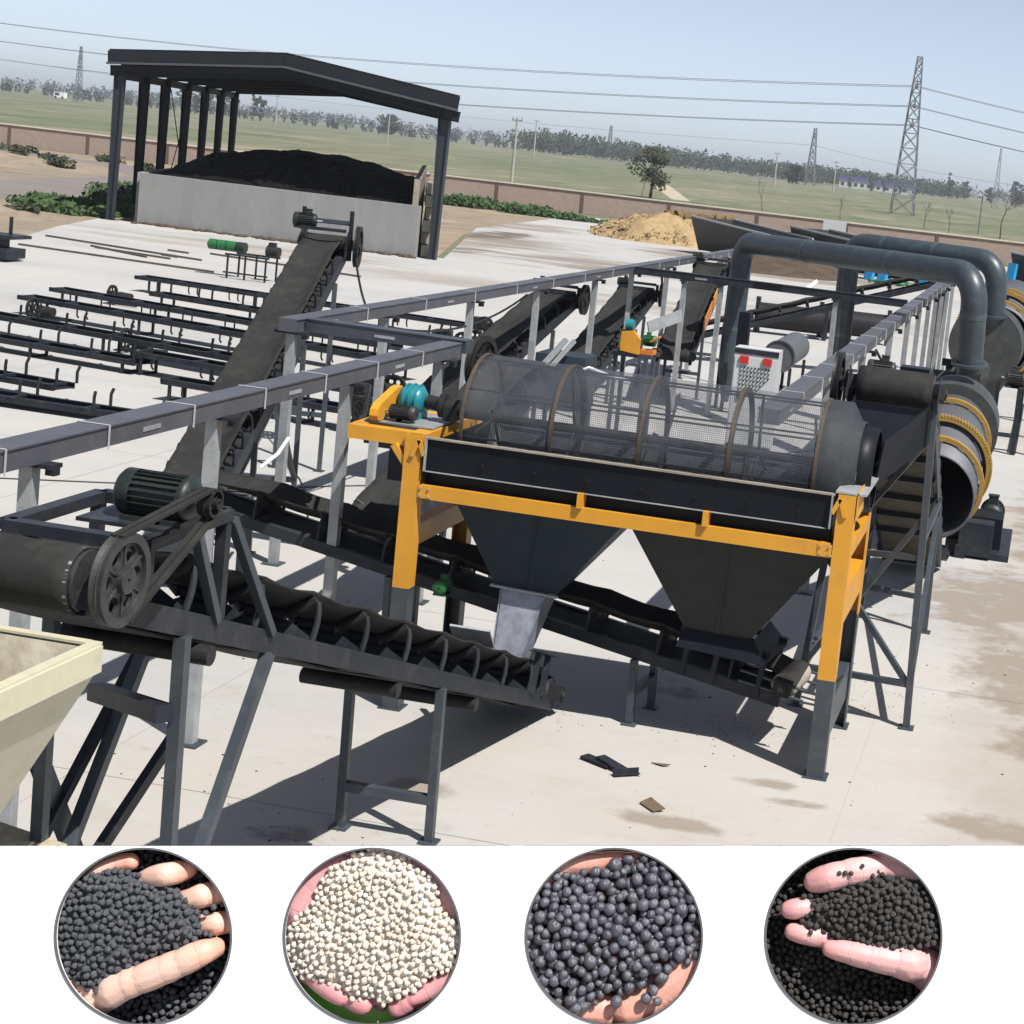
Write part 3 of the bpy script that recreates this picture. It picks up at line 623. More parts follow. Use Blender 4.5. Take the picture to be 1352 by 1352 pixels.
for k in range(1, 8):
    for (p, q) in ((A, B_), (B_, C_)):
        e = lerp(p, q, k/8)-V((0, -.3, .1)); part('purlin', MB().bar(e, e+SK*40, .08, .16), 'sheddark', t)
o1 = V((XL, 71, 0))+SK*12; o2 = V((XL, 71, 0))+SK*19
part('cross_brace', MB().tube(o1+V((.3, 0, .6)), o2+V((.3, 0, 6)), .025, None, 6).tube(o2+V((.3, 0, .6)), o1+V((.3, 0, 6)), .025, None, 6), 'sheddark', t)
t = thing('compost_bunker', 'low grey concrete bunker wall under the open shed', 'bunker', (-33, 71, 0))
for k in range(5): part('front_wall', MB().box((-39.475+12.75*(k+.5)/5, 71.1, 1.1), (12.75/5-.003, .3, 2.2)), 'bunker', t, origin=(-39.475+12.75*k/5, 71.1+k*3.3, 0))
part('side_wall', MB().sheet([(-39.45, 71.3, 0), (-39.45, 71.3, 2.2), V((-39.45, 71.3, 2.2))+SK*30, V((-39.45, 71.3, 0))+SK*30], .3), 'bunker', t)
rw = part('side_wall', MB().sheet([(-26.9, 71.3, 0), (-26.9, 71.3, 3.3), V((-26.9, 71.3, 3.4))+SK*26, V((-26.9, 71.3, 0))+SK*26], .25), 'stone', t)
rng = random.Random(12)
for k in range(26):
    for z in range(6):
        a = V((-26.6, 71.7, .03))+SK*(k*.95+(z % 2)*.4)
        part('stone', MB().box(a+V((rng.uniform(0, .12), 0, .28+z*.53)), (.35, .9, .48), Matrix.Rotation(.35+rng.gauss(0, .04), 3, 'Z')), 'stone', rw)
# compost heap
b = MB(); vs = []; nx, ny = 60, 44; rng = random.Random(5)
for j in range(ny+1):
    for i in range(nx+1):
        u = i/nx; v = j/ny
        p = V((-39.05+u*11.9, 71.45, 0))+SK*(v*24)
        ridge = 1.95+1.5*math.sin(min(1, (v*24+.3)/7)*math.pi/2)*(.25+.75*math.sin(math.pi*min(1, max(0, u*.86+.10)))**.8)
        z = ridge+.04*math.sin(u*31+v*9)+.04*math.sin(u*17-v*23)+.05*rng.uniform(-1, 1)
        if u < .12: z -= (.12-u)*6*min(1, v*6)*.5
        vs.append(p+V((0, 0, z)))
b.add(vs, [(j*(nx+1)+i, j*(nx+1)+i+1, (j+1)*(nx+1)+i+1, (j+1)*(nx+1)+i) for j in range(ny) for i in range(nx)], True)
solo('compost_heap', b, 'pile', 'big black compost heap behind the grey bunker wall', 'heap', kind='stuff')
b = MB(); rng = random.Random(19)
for _ in range(700):
    u = rng.random(); v = rng.random()**1.6*9; q = V((-38.9+u*11.6, 71.5, 0))+SK*v; zz_ = 1.95+1.5*math.sin(min(1, (v+.3)/7)*math.pi/2)*(.25+.75*math.sin(math.pi*min(1, max(0, u*.86+.10)))**.8)
    if u > .12: b.ball((q.x, q.y, zz_+.02), rng.uniform(.05, .2), 1, (1.3, 1.2, .8))
solo('compost_lumps', b, 'pile', 'black lumps scattered over the front of the compost heap', 'compost lumps', kind='stuff')
b = MB(); rng = random.Random(9)
for _ in range(170): b.ball((rng.uniform(-39.4, -26.6), 70.85-rng.random()**2*.5, .03), rng.uniform(.05, .16), 1, (1.4, 1, .7))
solo('spilled_soil', b, 'soil', 'brown crumbs of soil along the foot of the bunker wall', 'soil', kind='stuff')

# ------------------------------------------------------------------ straw heap, feed bins, soil ramp on the right
b = MB(); rng = random.Random(4)
solo_m = mound('straw_heap', (-24.9, 112), 5.2, 5.5, 1.55, 'straw', 'golden straw heap spread before the brick wall', 'heap', 'stuff', 40, 3, .9, .22)
b = MB(); rng = random.Random(6)
for _ in range(260):
    u = rng.uniform(-.95, .95); v = rng.uniform(-.95, .6); q = 1-u*u-v*v
    if q > .03: b.leaves((-24.9+u*5.2, 112+v*5.5, 1.5*q**.9+.02), (.5, .5, .12), 14, .13, rng=rng)
solo('loose_straw', b, 'straw', 'loose straw tufts over the golden heap', 'straw', kind='stuff')
for i in range(7):
    x = -25.4+i*.66; b = MB().tube((x, 112.2+rng.gauss(0, .2), 1.62+rng.gauss(0, .08)), (x+.62, 112.6+rng.gauss(0, .2), 1.66+rng.gauss(0, .08)), .40, .42, 14)
    solo('straw_bale', b, 'strawd', 'round brown straw bale lying on top of the golden heap', 'straw bale', 'straw bales on the golden heap')
mound('soil_bank', (-14.2, 93.2), 3.9, 4.2, .85, 'soil', 'bare brown soil bank behind the blue duct pipes', 'soil', 'stuff', 30, 8, .8, .15)
def feed_bin(label, x0, y0, x1, y1, h, d, mt='hopper', posts=(), lh=.75):
    """a long bin: sloping dark front sheet with pale edge, back and ends, blue legs"""
    t = thing('feed_bin', label, 'bin', (x0, y0, 0)); a = V((x0, y0, 0)); c = V((x1, y1, 0)); e = (c-a).normalized(); nrm = V((-e.y, e.x, 0))
    Z = V((0, 0, 1))
    part('front_sheet', MB().sheet([a+nrm*.8+Z*.25, c+nrm*.8+Z*.2, c+Z*h*.8, a+Z*h], .03), mt, t)
    part('back_sheet', MB().sheet([a+nrm*(d-.6)+Z*.25, c+nrm*(d-.6)+Z*.2, c+nrm*d+Z*h*.8, a+nrm*d+Z*h], .03), mt, t)
    for q, k in ((a, 1), (c, .8)): part('end_sheet', MB().sheet([q+nrm*.8+Z*.2, q+nrm*(d-.6)+Z*.2, q+nrm*d+Z*h*k, q+Z*h*k], .03), mt, t)
    part('rim', MB().bar(a+Z*(h+.04), c+Z*(h*.8+.04), .1, .1), 'cab', t)
    part('rim', MB().bar(a+nrm*d+Z*(h+.04), c+nrm*d+Z*(h*.8+.04), .1, .1), 'cab', t)
    for f in posts:
        q = a+(c-a)*f; part('leg', MB().bar(q-nrm*.35, q-nrm*.1+Z*h*lh, .58, .22), 'blue', t)
    return t
feed_bin('dark feed bin with pale rim beside the straw heap', -21.3, 101, -15.7, 96.2, 2.15, 3.2, mt='hood', posts=(.93,), lh=.62)
feed_bin('second dark feed bin behind the blue duct pipes', -15.2, 100, -9.2, 95.4, 2.25, 3.2, mt='hood', posts=(.92,), lh=.6)
feed_bin('third feed bin with blue legs seen below the duct pipes', -9.2, 95.6, -6.4, 93.6, 1.9, 2.6, posts=(.1, .95))
feed_bin('feed bin with blue leg at the far right behind the drums', -2.4, 99, 3.5, 94, 2.3, 3.0, posts=(.05, .4))
solo('grey_gate_panel', MB().box((-17.9, 141.5, 1.0), (1.9, .12, 1.7)), 'cab', 'pale grey metal panel set against the brick wall', 'panel')
solo('green_net', MB().path([(-9.6+.2*i, 93.1+.25*math.sin(i*1.3), .12+.05*math.sin(i*2.1)) for i in range(18)], .09, 6), 'green', 'crumpled bright green net on the ground between two blue legs', 'net')

# ------------------------------------------------------------------ cable tray gantries
TW, TH, TZ = .22, .145, 2.86
def tray_run(name, label, a, c, posts, seg, z=TZ, straps=True, mt='tray', bracket=True):
    """a tray beam from a to c (xy) on posts given as distances; built from sections butted end to end"""
    a = V((*a, z+TH/2)); c = V((*c, z+TH/2)); L = (c-a).length; d = (c-a)/L; s = V((d.y, -d.x, 0))
    t = thing(name, label, 'cable tray', (a.x, a.y, 0)); n = max(1, round(L/seg))
    for k in range(n):
        p = a+d*(L*k/n+.003); q = a+d*(L*(k+1)/n-.003)
        o = part('tray_section', MB().bar(p, q, TW, TH), mt, t)
        part('lid', MB().bar(p+V((0, 0, TH/2+.006)), q+V((0, 0, TH/2+.006)), TW+.024, .012), mt, o)
        if straps and k:
            e = a+d*(L*k/n); w = TW/2+.016; h = TH/2+.016
            part('strap', MB().bar(e+s*w-V((0, 0, h)), e+s*w+V((0, 0, h)), .013, .005, up=d).bar(e-s*w-V((0, 0, h)), e-s*w+V((0, 0, h)), .013, .005, up=d).bar(e-s*w+V((0, 0, h+.002)), e+s*w+V((0, 0, h+.002)), .013, .005), 'strap', t)
        if k % 2 == 0:
            e = (p+q)/2+s*(TW/2+.004); part('name_plate', MB().bar(e-d*.13+V((0, 0, -.01)), e+d*.13+V((0, 0, -.01)), .004, .035), 'galv', t)
    for pd in posts:
        e = a+d*pd; e.z = 0
        po = part('post', MB().bar(e, e+V((0, 0, z-.03)), .10, .10, up=d), 'galv', t)
        part('foot_plate', MB().box(e+V((0, 0, .01)), (.22, .22, .02)), 'steelblue', po)
        if bracket: part('bracket', MB().bar(e-s*.2+V((0, 0, z-.016)), e+s*.2+V((0, 0, z-.016)), .14, .03).box(e+s*.17+V((0, 0, z-.05)), (.07, .07, .06)), 'steel', po)
    return t
tray_run('cable_tray', 'nearest grey cable tray with white straps sloping across the left side', (-6.72, 6.6), (-6.72, 19.3), [4.3, 6.95, 9.7, 12.3], 1.25)
tray_run('cable_tray', 'long grey cable tray running away behind the trommel in the middle', (-8.82, 19.45), (-9.05, 52), [.15, 3.1, 6.7, 10.3, 14.3, 17.4, 21, 24.6, 28.2, 31.6], 2.2)
tray_run('cable_tray', 'grey cable tray running away on close set posts at the right', (-2.62, 17.2), (-2.78, 51), [4.9, 9, 13.6, 17.5, 20.5, 23.5, 26, 28.5, 31, 33.5], 1.6)
tray_run('cable_tray', 'short dark cable tray crossing between the two left trays', (-8.68, 19.78), (-6.62, 19.62), [], 3, z=TZ+.005, straps=False, mt='steelblue')
tray_run('cable_tray', 'dark cross tray on posts behind the control cabinet', (-8.8, 36.6), (-2.9, 36.4), [1.1, 1.9, 4.4], 3, z=TZ+.005, straps=False, mt='steel')
solo('black_post', MB().bar((-5.28, 30.6, 0), (-5.28, 30.6, 2.84), .2, .2, up=V((1, 0, 0))), 'black', 'thick black square post standing behind the control cabinet', 'post')

# ------------------------------------------------------------------ conveyors
def pulley(b, o, d, r, w, spokes=6, hub=.05):
    o = V(o); d = V(d).normalized(); _, s, u = frame_of(d)
    b.lathe(o, d, [(-w/2, r*.80), (-w/2, r), (-w*.1, r*.965), (0, r), (w*.1, r*.965), (w/2, r), (w/2, r*.80)], 44, False, True)
    b.lathe(o, d, [(-w*.7, .012), (-w*.7, hub*1.25), (w*.7, hub*1.25), (w*.7, .012)], 20, False, True)
    b.lathe(o, d, [(-w*.22, hub), (-w*.22, r*.34), (w*.22, r*.34), (w*.22, hub)], 24, False, True)
    ri, ro, K = r*.30, r*.80, 20
    for k in range(spokes):                      # web sector with one oval hole
        a0 = 2*math.pi*k/spokes; mid = (ri+ro)/2*1.03; el = (ro-ri)*.36; ew = mid*math.sin(math.pi/spokes)*.66; half = math.pi/spokes; inn = []; out = []
        for j in range(K):
            t = 2*math.pi*j/K; dx, dy = math.cos(t), math.sin(t); inn.append((mid+el*dx, ew*dy)); lo, hi = 0, r*2
            for _ in range(22):
                m_ = (lo+hi)/2; x, y = mid+dx*m_, dy*m_; q = math.hypot(x, y)
                if ri < q < ro and abs(math.atan2(y, x)) < half: lo = m_
                else: hi = m_
            out.append((mid+dx*lo, dy*lo))
        def W_(p, z): return o+(s*math.cos(a0)+u*math.sin(a0))*p[0]+(-s*math.sin(a0)+u*math.cos(a0))*p[1]+d*z
        t_ = w*.16; vs = [W_(p, t_) for p in inn]+[W_(p, t_) for p in out]+[W_(p, -t_) for p in inn]+[W_(p, -t_) for p in out]; fs = []
        for j in range(K):
            j2 = (j+1) % K; fs += [(j, j2, j2+K, j+K), (j+2*K, j+3*K, j2+3*K, j2+2*K), (j, j+2*K, j2+2*K, j2)]
        b.add(vs, fs)
        e = s*math.cos(a0+half)+u*math.sin(a0+half); b.bar(o+e*hub+d*w*.22, o+e*r*.8+d*w*.22, r*.05, w*.16, up=d); b.bar(o+e*hub-d*w*.22, o+e*r*.8-d*w*.22, r*.05, w*.16, up=d)
    b.lathe(o, d, [(-w*.4, r*.785), (-w*.4, r*.86), (w*.4, r*.86), (w*.4, r*.785)], 44, False, True)
    return b
def motor(root, o, d, r, l, up=V((0, 0, 1)), mt='motorg', name='motor', tb=True):
    """finned electric motor: body along d from o"""
    o = V(o); d = V(d).normalized(); up = V(up); s = d.cross(up).normalized()
    m = part(name, MB().tube(o, o+d*l, r, r, 24), mt, root)
    fb = MB()
    for k in range(22):
        a = 2*math.pi*k/22; e = s*math.cos(a)+up*math.sin(a); fb.bar(o+e*r+d*l*.06, o+e*r*1.13+d*l*.06, .012, .012, up=d) if False else fb.bar(o+e*r*1.05+d*l*.05, o+e*r*1.05+d*l*.82, r*.05, r*.2, up=e)
    part('cooling_fins', fb, mt, m)
    part('fan_cover', MB().lathe(o+d*l*.82, d, [(0, r*1.16), (l*.2, r*1.16), (l*.27, r*.95), (l*.27, .01)], 24), mt, m)
    part('end_bell', MB().lathe(o, -d, [(0, r*1.1), (l*.07, r*1.1), (l*.13, r*.6), (l*.13, .01)], 24), mt, m)
    if tb: part('terminal_box', MB().box(o+d*l*.35+up*r*1.25, (r*.9,)*3, None).box(o+d*l*.35+up*r*1.75, (r, r, r*.12)), mt, m)
    part('shaft', MB().tube(o-d*l*.13, o-d*l*.4, r*.16, None, 10), 'galv', m)
    part('mount', MB().box(o+d*l*.25-up*r*1.15, (r*2.1, r*2.1, r*.3)).box(o+d*l*.6-up*r*1.15, (r*2.1, r*2.1, r*.3)), mt, m)
    return m
def conveyor(label, P0, P1, w=.7, idlers=6, legs=(), rail=(.06, .13), mt='steel', belt='rubber', head=True, tail=True, wheel=None, arms=True, group=None, name='belt_conveyor', cross=True, tr=.14, under=None, bhead=.5, idler_t=(.08, .86)):
    """P0 tail, P1 head: centre line at rail-top level. legs: list of (t, spread0, spread1, dy, braces)"""
    P0 = V(P0); P1 = V(P1); L = (P1-P0).length; d = (P1-P0)/L
    s = V((d.y, -d.x, 0)).normalized(); n = s.cross(d).normalized(); rw, rh = rail; hw = w/2
    t = thing(name, label, 'conveyor', (P0.x, P0.y, 0), group)
    for k in (-1, 1):
        a = P0+s*k*hw-n*rh/2; c = P1+s*k*hw-n*rh/2
        part('side_rail', MB().chan(a, c, rw, rh, .01, side=-k, up=n), mt, t)
    if cross:
        for i in range(max(3, idlers)):
            q = lerp(P0, P1, (i+.3)/max(3, idlers)); part('cross_member', MB().bar(q-s*(hw-.02)-n*rh*.7, q+s*(hw-.02)-n*rh*.7, .05, .05, up=n), mt, t)
    r = tr; bw = w*.44; hc = .19
    ts = [idler_t[0]+(idler_t[1]-idler_t[0])*i/max(1, idlers-1) for i in range(idlers)]
    if arms:
        for tt in ts:
            q = lerp(P0, P1, tt); b = MB()
            b.sheet([q-s*hw*.96+d*-.004, q+s*hw*.96+d*-.004, q+s*hw*.42+n*.10-d*.004, q-s*hw*.42+n*.10-d*.004], .008)
            o = part('idler_frame', b, mt, t)
            for k in (-1, 1):
                e = q+s*k*hw*.92; part('idler_arm', MB().path([e+n*0, e+n*.10+s*k*.01, e+n*.18+s*k*.005, e+n*.235-s*k*.012], .018, 7), mt, o)
            part('roller', MB().tube(q-s*hw*.36+n*(hc-.065), q+s*hw*.36+n*(hc-.065), .042, None, 12), 'cast', o)
            for k in (-1, 1): part('roller', MB().tube(q+s*k*hw*.40+n*(hc-.06), q+s*k*hw*.84+n*(hc+.06), .038, None, 10), 'cast', o)
    # belt loop: troughed carrying run, wraps head drum, flat return
    prof = [-1, -.75, -.42, 0, .42, .75, 1]; rows = []
    zt = hc-.005; hd = P1+n*(zt-r); td = P0+n*(zt-r)
    N = 36
    for i in range(N+1):
        u = i/N; q = lerp(P0, P1, u); tg = min(1, u/.10, (1-u)/(bhead/L*2)) if arms else 0; tg = max(0, tg)
        sag = 0
        for j in range(len(ts)-1):
            if ts[j] <= u <= ts[j+1]: sag = math.sin(math.pi*(u-ts[j])/(ts[j+1]-ts[j]))*.022
        rows.append([q+s*x*bw*(1-.06*tg*abs(x))+n*(zt+tg*max(0, abs(x)-.42)*.20-sag*(.4+abs(x))*tg) for x in prof])
    for i in range(1, 12):
        a = math.pi*i/12; rows.append([hd+d*r*math.sin(a)+n*r*math.cos(a)+s*x*bw for x in prof])
    for i in range(N+1):
        u = 1-i/N; q = lerp(P0, P1, u); sg = .03*abs(math.sin(u*math.pi*4)); rows.append([q+s*x*bw+n*(zt-2*r-sg) for x in prof])
    for i in range(1, 12):
        a = math.pi*i/12; rows.append([td-d*r*math.sin(a)-n*r*math.cos(a)+s*x*bw for x in prof])
    k = len(prof); m = len(rows); b = MB()
    b.add([p for row in rows for p in row], [(i*k+j, i*k+j+1, ((i+1) % m)*k+j+1, ((i+1) % m)*k+j) for i in range(m) for j in range(k-1)], True)
    o = part('belt', b, belt, t); md = o.modifiers.new('thickness', 'SOLIDIFY'); md.thickness = .012; md.offset = -1
    if under: o.data.materials.append(M[under]); [setattr(p, 'material_index', 1) for p in o.data.polygons[len(prof)*0+(N+11)*(k-1):(2*N+12)*(k-1)]]
    for q, on, nm in ((hd, head, 'head_drum'), (td, tail, 'tail_drum')):
        if on:
            o = part(nm, MB().tube(q-s*bw*1.02, q+s*bw*1.02, r-.014, None, 28), 'castg', t)
            part('axle', MB().tube(q-s*(hw+.1), q+s*(hw+.1), .03, None, 12), 'castg', o)
            for kk in (-1, 1):
                part('bearing_block', MB().box(q+s*kk*(hw+.02), (.11, .16, .15), Matrix((s, d, n)).transposed()).tube(q+s*kk*(hw-.03), q+s*kk*(hw+.09), .06, None, 14), 'cast', o)
    if wheel:
        end, side, wr = wheel; q = (hd if end else td)+s*side*(hw+.16)
        part('pulley_wheel', pulley(MB(), q, s, wr, .07), 'castg' if wr < .3 else 'cast', t)
    for lg in legs:
        tt, w0, w1, dy, br = lg; q = lerp(P0, P1, tt); tops = []
        for kk in (-1, 1):
            top = q+s*kk*hw*w1-n*(rh+.0); hor = V((d.x, d.y, 0)).normalized(); ft = V((q.x, q.y, 0))+s*kk*hw*w0+hor*dy
            o = part('leg', MB().bar(ft, top, .066, .066, up=s), 'steelblue' if mt == 'steel' else mt, t); part('foot_plate', MB().box(ft+V((0, 0, .01)), (.14, .14, .02)), 'steelblue', o)
            tops.append((ft, top))
        if br:
            for f in (br if isinstance(br, (list, tuple)) else (.3,)):
                part('leg_tie', MB().bar(lerp(*tops[0], f), lerp(*tops[1], f), .07, .07), 'steelblue', t)
    return t, d, s, n, hd, td

# nearest conveyor, rising towards the viewer from below the trommel chute
nc, d1, s1, n1, hd1, td1 = conveyor('nearest black conveyor with spoked pulley wheel rising from the zinc chute', (-4.52, 15.75, .19), (-4.47, 7.22, 3.17), w=.72, idlers=9,
    legs=[(.393, 1, 1, 0, (.28,)), (.888, 1, 1, .0, ()), (.765, 1, 1, 1.75, ())], tr=.155, bhead=.55, idler_t=(.10, .885), wheel=None)
# s1 points to -x here (conveyor heads towards -y), so side -1 is the right-hand rail
def on1(t, k, h): return lerp((-4.52, 15.75, .19), (-4.47, 7.22, 3.17), t)+s1*k*.36+n1*h
for t_ in (.055, .095):
    for k in (-1, 1): part('tail_upright', MB().bar(on1(t_, k, -.02), on1(t_, k, .36), .05, .05, up=s1), 'steel', nc)
part('tail_plate', MB().bar(on1(.04, -1, .36), on1(.11, -1, .36), .12, .012), 'steel', nc)
part('belt_scraper', MB().sheet([on1(.19, -.5, .30), on1(.19, .5, .30), on1(.215, .5, .42), on1(.215, -.5, .42)], .02), 'galv', nc)
for t_, l_ in ((.86, .42), (.50, .36), (.28, .36)):
    q = lerp((-4.52, 15.75, .19), (-4.47, 7.22, 3.17), t_)-n1*.2; part('return_roller', MB().tube(q-s1*l_, q+s1*l_, .055, None, 14), 'cast', nc)
# drum end disc with lagging blocks
e = hd1-s1*.325
part('drum_end_disc', MB().lathe(e, -s1, [(0, .02), (0, .145), (.016, .145), (.016, .02)], 40, False, True), 'castg', nc)
part('pulley_wheel', pulley(MB(), hd1-s1*(.36+.13)+V((0, 0, .03)), s1, .218, .062), 'castg', nc)
lb = MB()
for k in range(30):
    if k % 5 == 3 or k % 7 == 4: continue
    a = 2*math.pi*k/30; c = hd1-s1*.305+(d1*math.cos(a)+n1*math.sin(a))*.149; lb.box(c, (.016, .017, .010), Matrix((s1, -d1*math.sin(a)+n1*math.cos(a), d1*math.cos(a)+n1*math.sin(a))).transposed())
part('lagging_block', lb, 'galv', nc, kind='stuff')
part('bearing_housing', MB().tube(hd1-s1*.34, hd1-s1*.47, .075, .055, 20).box(hd1-s1*.40-n1*.08, (.12, .2, .1), Matrix((s1, d1, n1)).transposed()), 'cast', nc)
# drive frame above the belt with motor and V belt
fr = [V((-4.85, 7.75, 3.36)), V((-4.12, 8.55, 3.18))]
fx0, fx1 = -4.86, -4.14
for (x, y) in ((fx0, 7.75), (fx0, 8.55), (fx1, 7.75), (fx1, 8.55)):
    zr = 3.17-(y-7.22)*.349; part('stand_post', MB().bar((x, y, zr), (x, y, 3.24), .06, .06, up=V((1, 0, 0))), 'steel', nc)
for (a, c) in (((fx0, 7.72, 3.27), (fx1, 7.72, 3.27)), ((fx0, 8.58, 3.27), (fx1, 8.58, 3.27)), ((fx0, 7.72, 3.27), (fx0, 8.58, 3.27)), ((fx1, 7.72, 3.27), (fx1, 8.58, 3.27))):
    part('stand_beam', MB().bar(a, c, .08, .06), 'steel', nc)
part('motor_bed', MB().box((-4.34, 8.12, 3.31), (.5, .5, .02)), 'steel', nc)
mo = motor(nc, (-4.10, 8.05, 3.445), (-1, 0, 0), .102, .32, tb=False)
pc = hd1-s1*(.36+.13)+V((0, 0, .03)); mc = V((pc.x, 8.05, 3.445)); sm = .075
part('motor_sheave', pulley(MB(), mc, (1, 0, 0), sm, .07, 4, .02), 'cast', nc)
vd = V((0, mc.y-pc.y, mc.z-pc.z)).normalized(); vn = V((0, -vd.z, vd.y))
vb = MB()
for o in (-.02, .02):
    X = V((o, 0, 0))
    for sg in (-1, 1): vb.bar(pc+X+vn*sg*.218, mc+X+vn*sg*sm, .030, .014, up=vn)
part('drive_belt', vb, 'rubber', nc)
part('guard_strut', MB().bar((-4.12, 8.5, 2.70), (-4.12, 8.2, 3.26), .05, .05).bar((-4.12, 9.2, 2.46), (-4.12, 8.6, 3.24), .05, .05), 'steelblue', nc)

# conveyor passing under the trommel hoppers
c2, d2, s2, n2, hd2, td2 = conveyor('black conveyor running under the trommel hoppers towards the left', (-1.95, 16.0, .56), (-8.5, 16.75, 1.45), w=.6, idlers=8, legs=[(.22, 1, 1, 0, (.5,)), (.62, 1, 1, 0, (.4,)), (.93, 1, 1, 0, (.4,))], rail=(.06, .115), tr=.095, wheel=(1, -1, .16))
for k in (-1, 1):
    q = lerp((-1.95, 16.0, .56), (-8.5, 16.75, 1.45), .02)+s2*k*.3
    for u in (.0, .45, .75): part('tail_upright', MB().bar(q+d2*(u+.1)-n2*.1, q+d2*(u+.1)+n2*.32, .05, .05, up=s2), 'steel', c2)
    part('tail_bar', MB().bar(q+d2*.05+n2*.34, q+d2*.95+n2*.34, .06, .05, up=n2), 'steel', c2)
    part('tension_rod', MB().tube(q-d2*.35+n2*.02, q+d2*.3+n2*.02, .014, None, 8).tube(q-d2*.35+n2*.12, q+d2*.3+n2*.12, .014, None, 8), 'steelblue', c2)
part('tension_plate', MB().box(td2-d2*.42, (.02, .62, .2), Matrix((d2, s2, n2)).transposed()), 'steel', c2)
part('drum_shell', MB().tube(td2-s2*.27, td2+s2*.27, .125, None, 24), 'creamin', c2)
motor(c2, (-5.32, 15.72, 1.13), (0, -1, 0), .06, .18, mt='green', name='gear_motor')
# steep conveyor at the upper left
c3, d3, s3, n3, hd3, td3 = conveyor('big inclined conveyor rising at the left behind the near tray', (-9.1, 17.7, .95), (-11.35, 26.2, 3.42), w=.68, idlers=16, legs=[(.60, 1.1, 1, 0, (.15, .6)), (.88, 1.0, 1, 0, (.3,)), (.25, 1.1, 1, 0, (.4,))], rail=(.08, .2), tr=.15, wheel=(1, 1, .33))
q = hd3; H3 = V((d3.x, d3.y, 0)).normalized()
for k in (-1, 1):
    part('head_post', MB().bar(q+s3*k*.37-n3*.25, q+s3*k*.37+V((0, 0, .55)), .06, .06, up=s3), 'steel', c3)
    part('head_plate', MB().sheet([q+s3*k*.355-d3*.45-n3*.1, q+s3*k*.355+d3*.35-n3*.1, q+s3*k*.355+d3*.35+n3*.32, q+s3*k*.355-d3*.45+n3*.22], .01), 'steel', c3)
part('head_hood', MB().sheet([q-s3*.36+d3*.1+n3*.30, q+s3*.36+d3*.1+n3*.30, q+s3*.36+d3*.42+n3*.26, q-s3*.36+d3*.42+n3*.26], .01).bar(q-s3*.36-d3*.35+n3*.36, q+s3*.36-d3*.35+n3*.36, .05, .05), 'steel', c3)
motor(c3, q-s3*.20+V((0, 0, .34)), s3*-1, .10, .30)
motor(c3, td3+s3*.75+V((0, 0, .18)), s3*-1, .11, .3, name='tail_gearbox', mt='castg')
for (t_, a_, b_) in ((.40, -1, 1), (.40, 1, -1), (.60, -1, 1), (.60, 1, -1)):
    q0 = lerp((-9.1, 17.7, .95), (-11.35, 26.2, 3.42), .60); f0 = V((q0.x, q0.y, .35))+s3*a_*.37; f1 = lerp((-9.1, 17.7, .95), (-11.35, 26.2, 3.42), t_ if t_ < .5 else .60)+s3*(a_ if t_ < .5 else b_)*.34-n3*.2
    part('diagonal_brace', MB().bar(f0, f1, .05, .05), 'steelblue', c3)
# short conveyor with the black wheel behind the trommel
c8, d8, s8, n8, hd8, td8 = conveyor('short steep conveyor with black pulley wheel behind the trommel motor', (-6.75, 17.35, 1.05), (-6.28, 20.6, 2.58), w=.7, idlers=5, legs=[(.7, 1, 1, 0, (.4,))], rail=(.07, .16), tr=.14, bhead=.3)
part('pulley_wheel', pulley(MB(), hd8-s8*.52, s8, .36, .09), 'cast', c8)
part('wheel_shaft', MB().tube(hd8-s8*.6, hd8+s8*.45, .035, None, 12), 'cast', c8)
part('drive_box', MB().box((-6.3, 17.15, 1.98), (.34, .4, .36)), 'black', c8)
# conveyors in the middle distance
def mid_conv(label, a, c, w, **k):
    t, d, s, n, hd, td = conveyor(label, a, c, w=w, idlers=k.get('idl', 9), legs=k.get('legs', [(.3, 1, 1, 0, (.4,)), (.82, 1, 1, 0, (.3,))]), rail=(.07, .16), tr=.14, wheel=(1, 1, .3))
    for q in (-1, 1): part('head_post', MB().bar(hd+s*q*(w/2+.03)-n*.2, hd+s*q*(w/2+.03)+V((0, 0, .22)), .06, .06, up=s), 'steel', t)
    part('head_bar', MB().bar(hd-s*w/2+V((0, 0, .22)), hd+s*w/2+V((0, 0, .22)), .06, .06).bar(hd-s*w/2+V((0, 0, .2))-d*.3, hd+s*w/2+V((0, 0, .2))-d*.3, .05, .05), 'steel', t)
    motor(t, hd-s*.22+V((0, 0, .24))-d*.1, -s, .085, .26)
    return t, d, s, n, hd, td
mid_conv('grey belt conveyor rising behind the left half of the trommel', (-9.55, 25.2, .62), (-9.5, 33.2, 2.42), .78)
mid_conv('grey belt conveyor rising behind the middle of the trommel', (-9.45, 34.4, .62), (-9.75, 41, 2.08), .85)
t7 = mid_conv('pale belt conveyor rising beside the yellow crusher guard', (-7.85, 36.9, 1.15), (-8.5, 43.5, 2.72), .8)
for u, mt_ in ((.35, 'orange'), (.62, 'yellow')):
    q = lerp((-7.85, 36.9, 1.15), (-8.5, 43.5, 2.72), u); part('side_guard', MB().sheet([q+t7[2]*.43+t7[3]*.05-t7[1]*.8, q+t7[2]*.43+t7[3]*.05+t7[1]*.8, q+t7[2]*.43+t7[3]*.35+t7[1]*.8, q+t7[2]*.43+t7[3]*.35-t7[1]*.8], .02), mt_, t7[0])
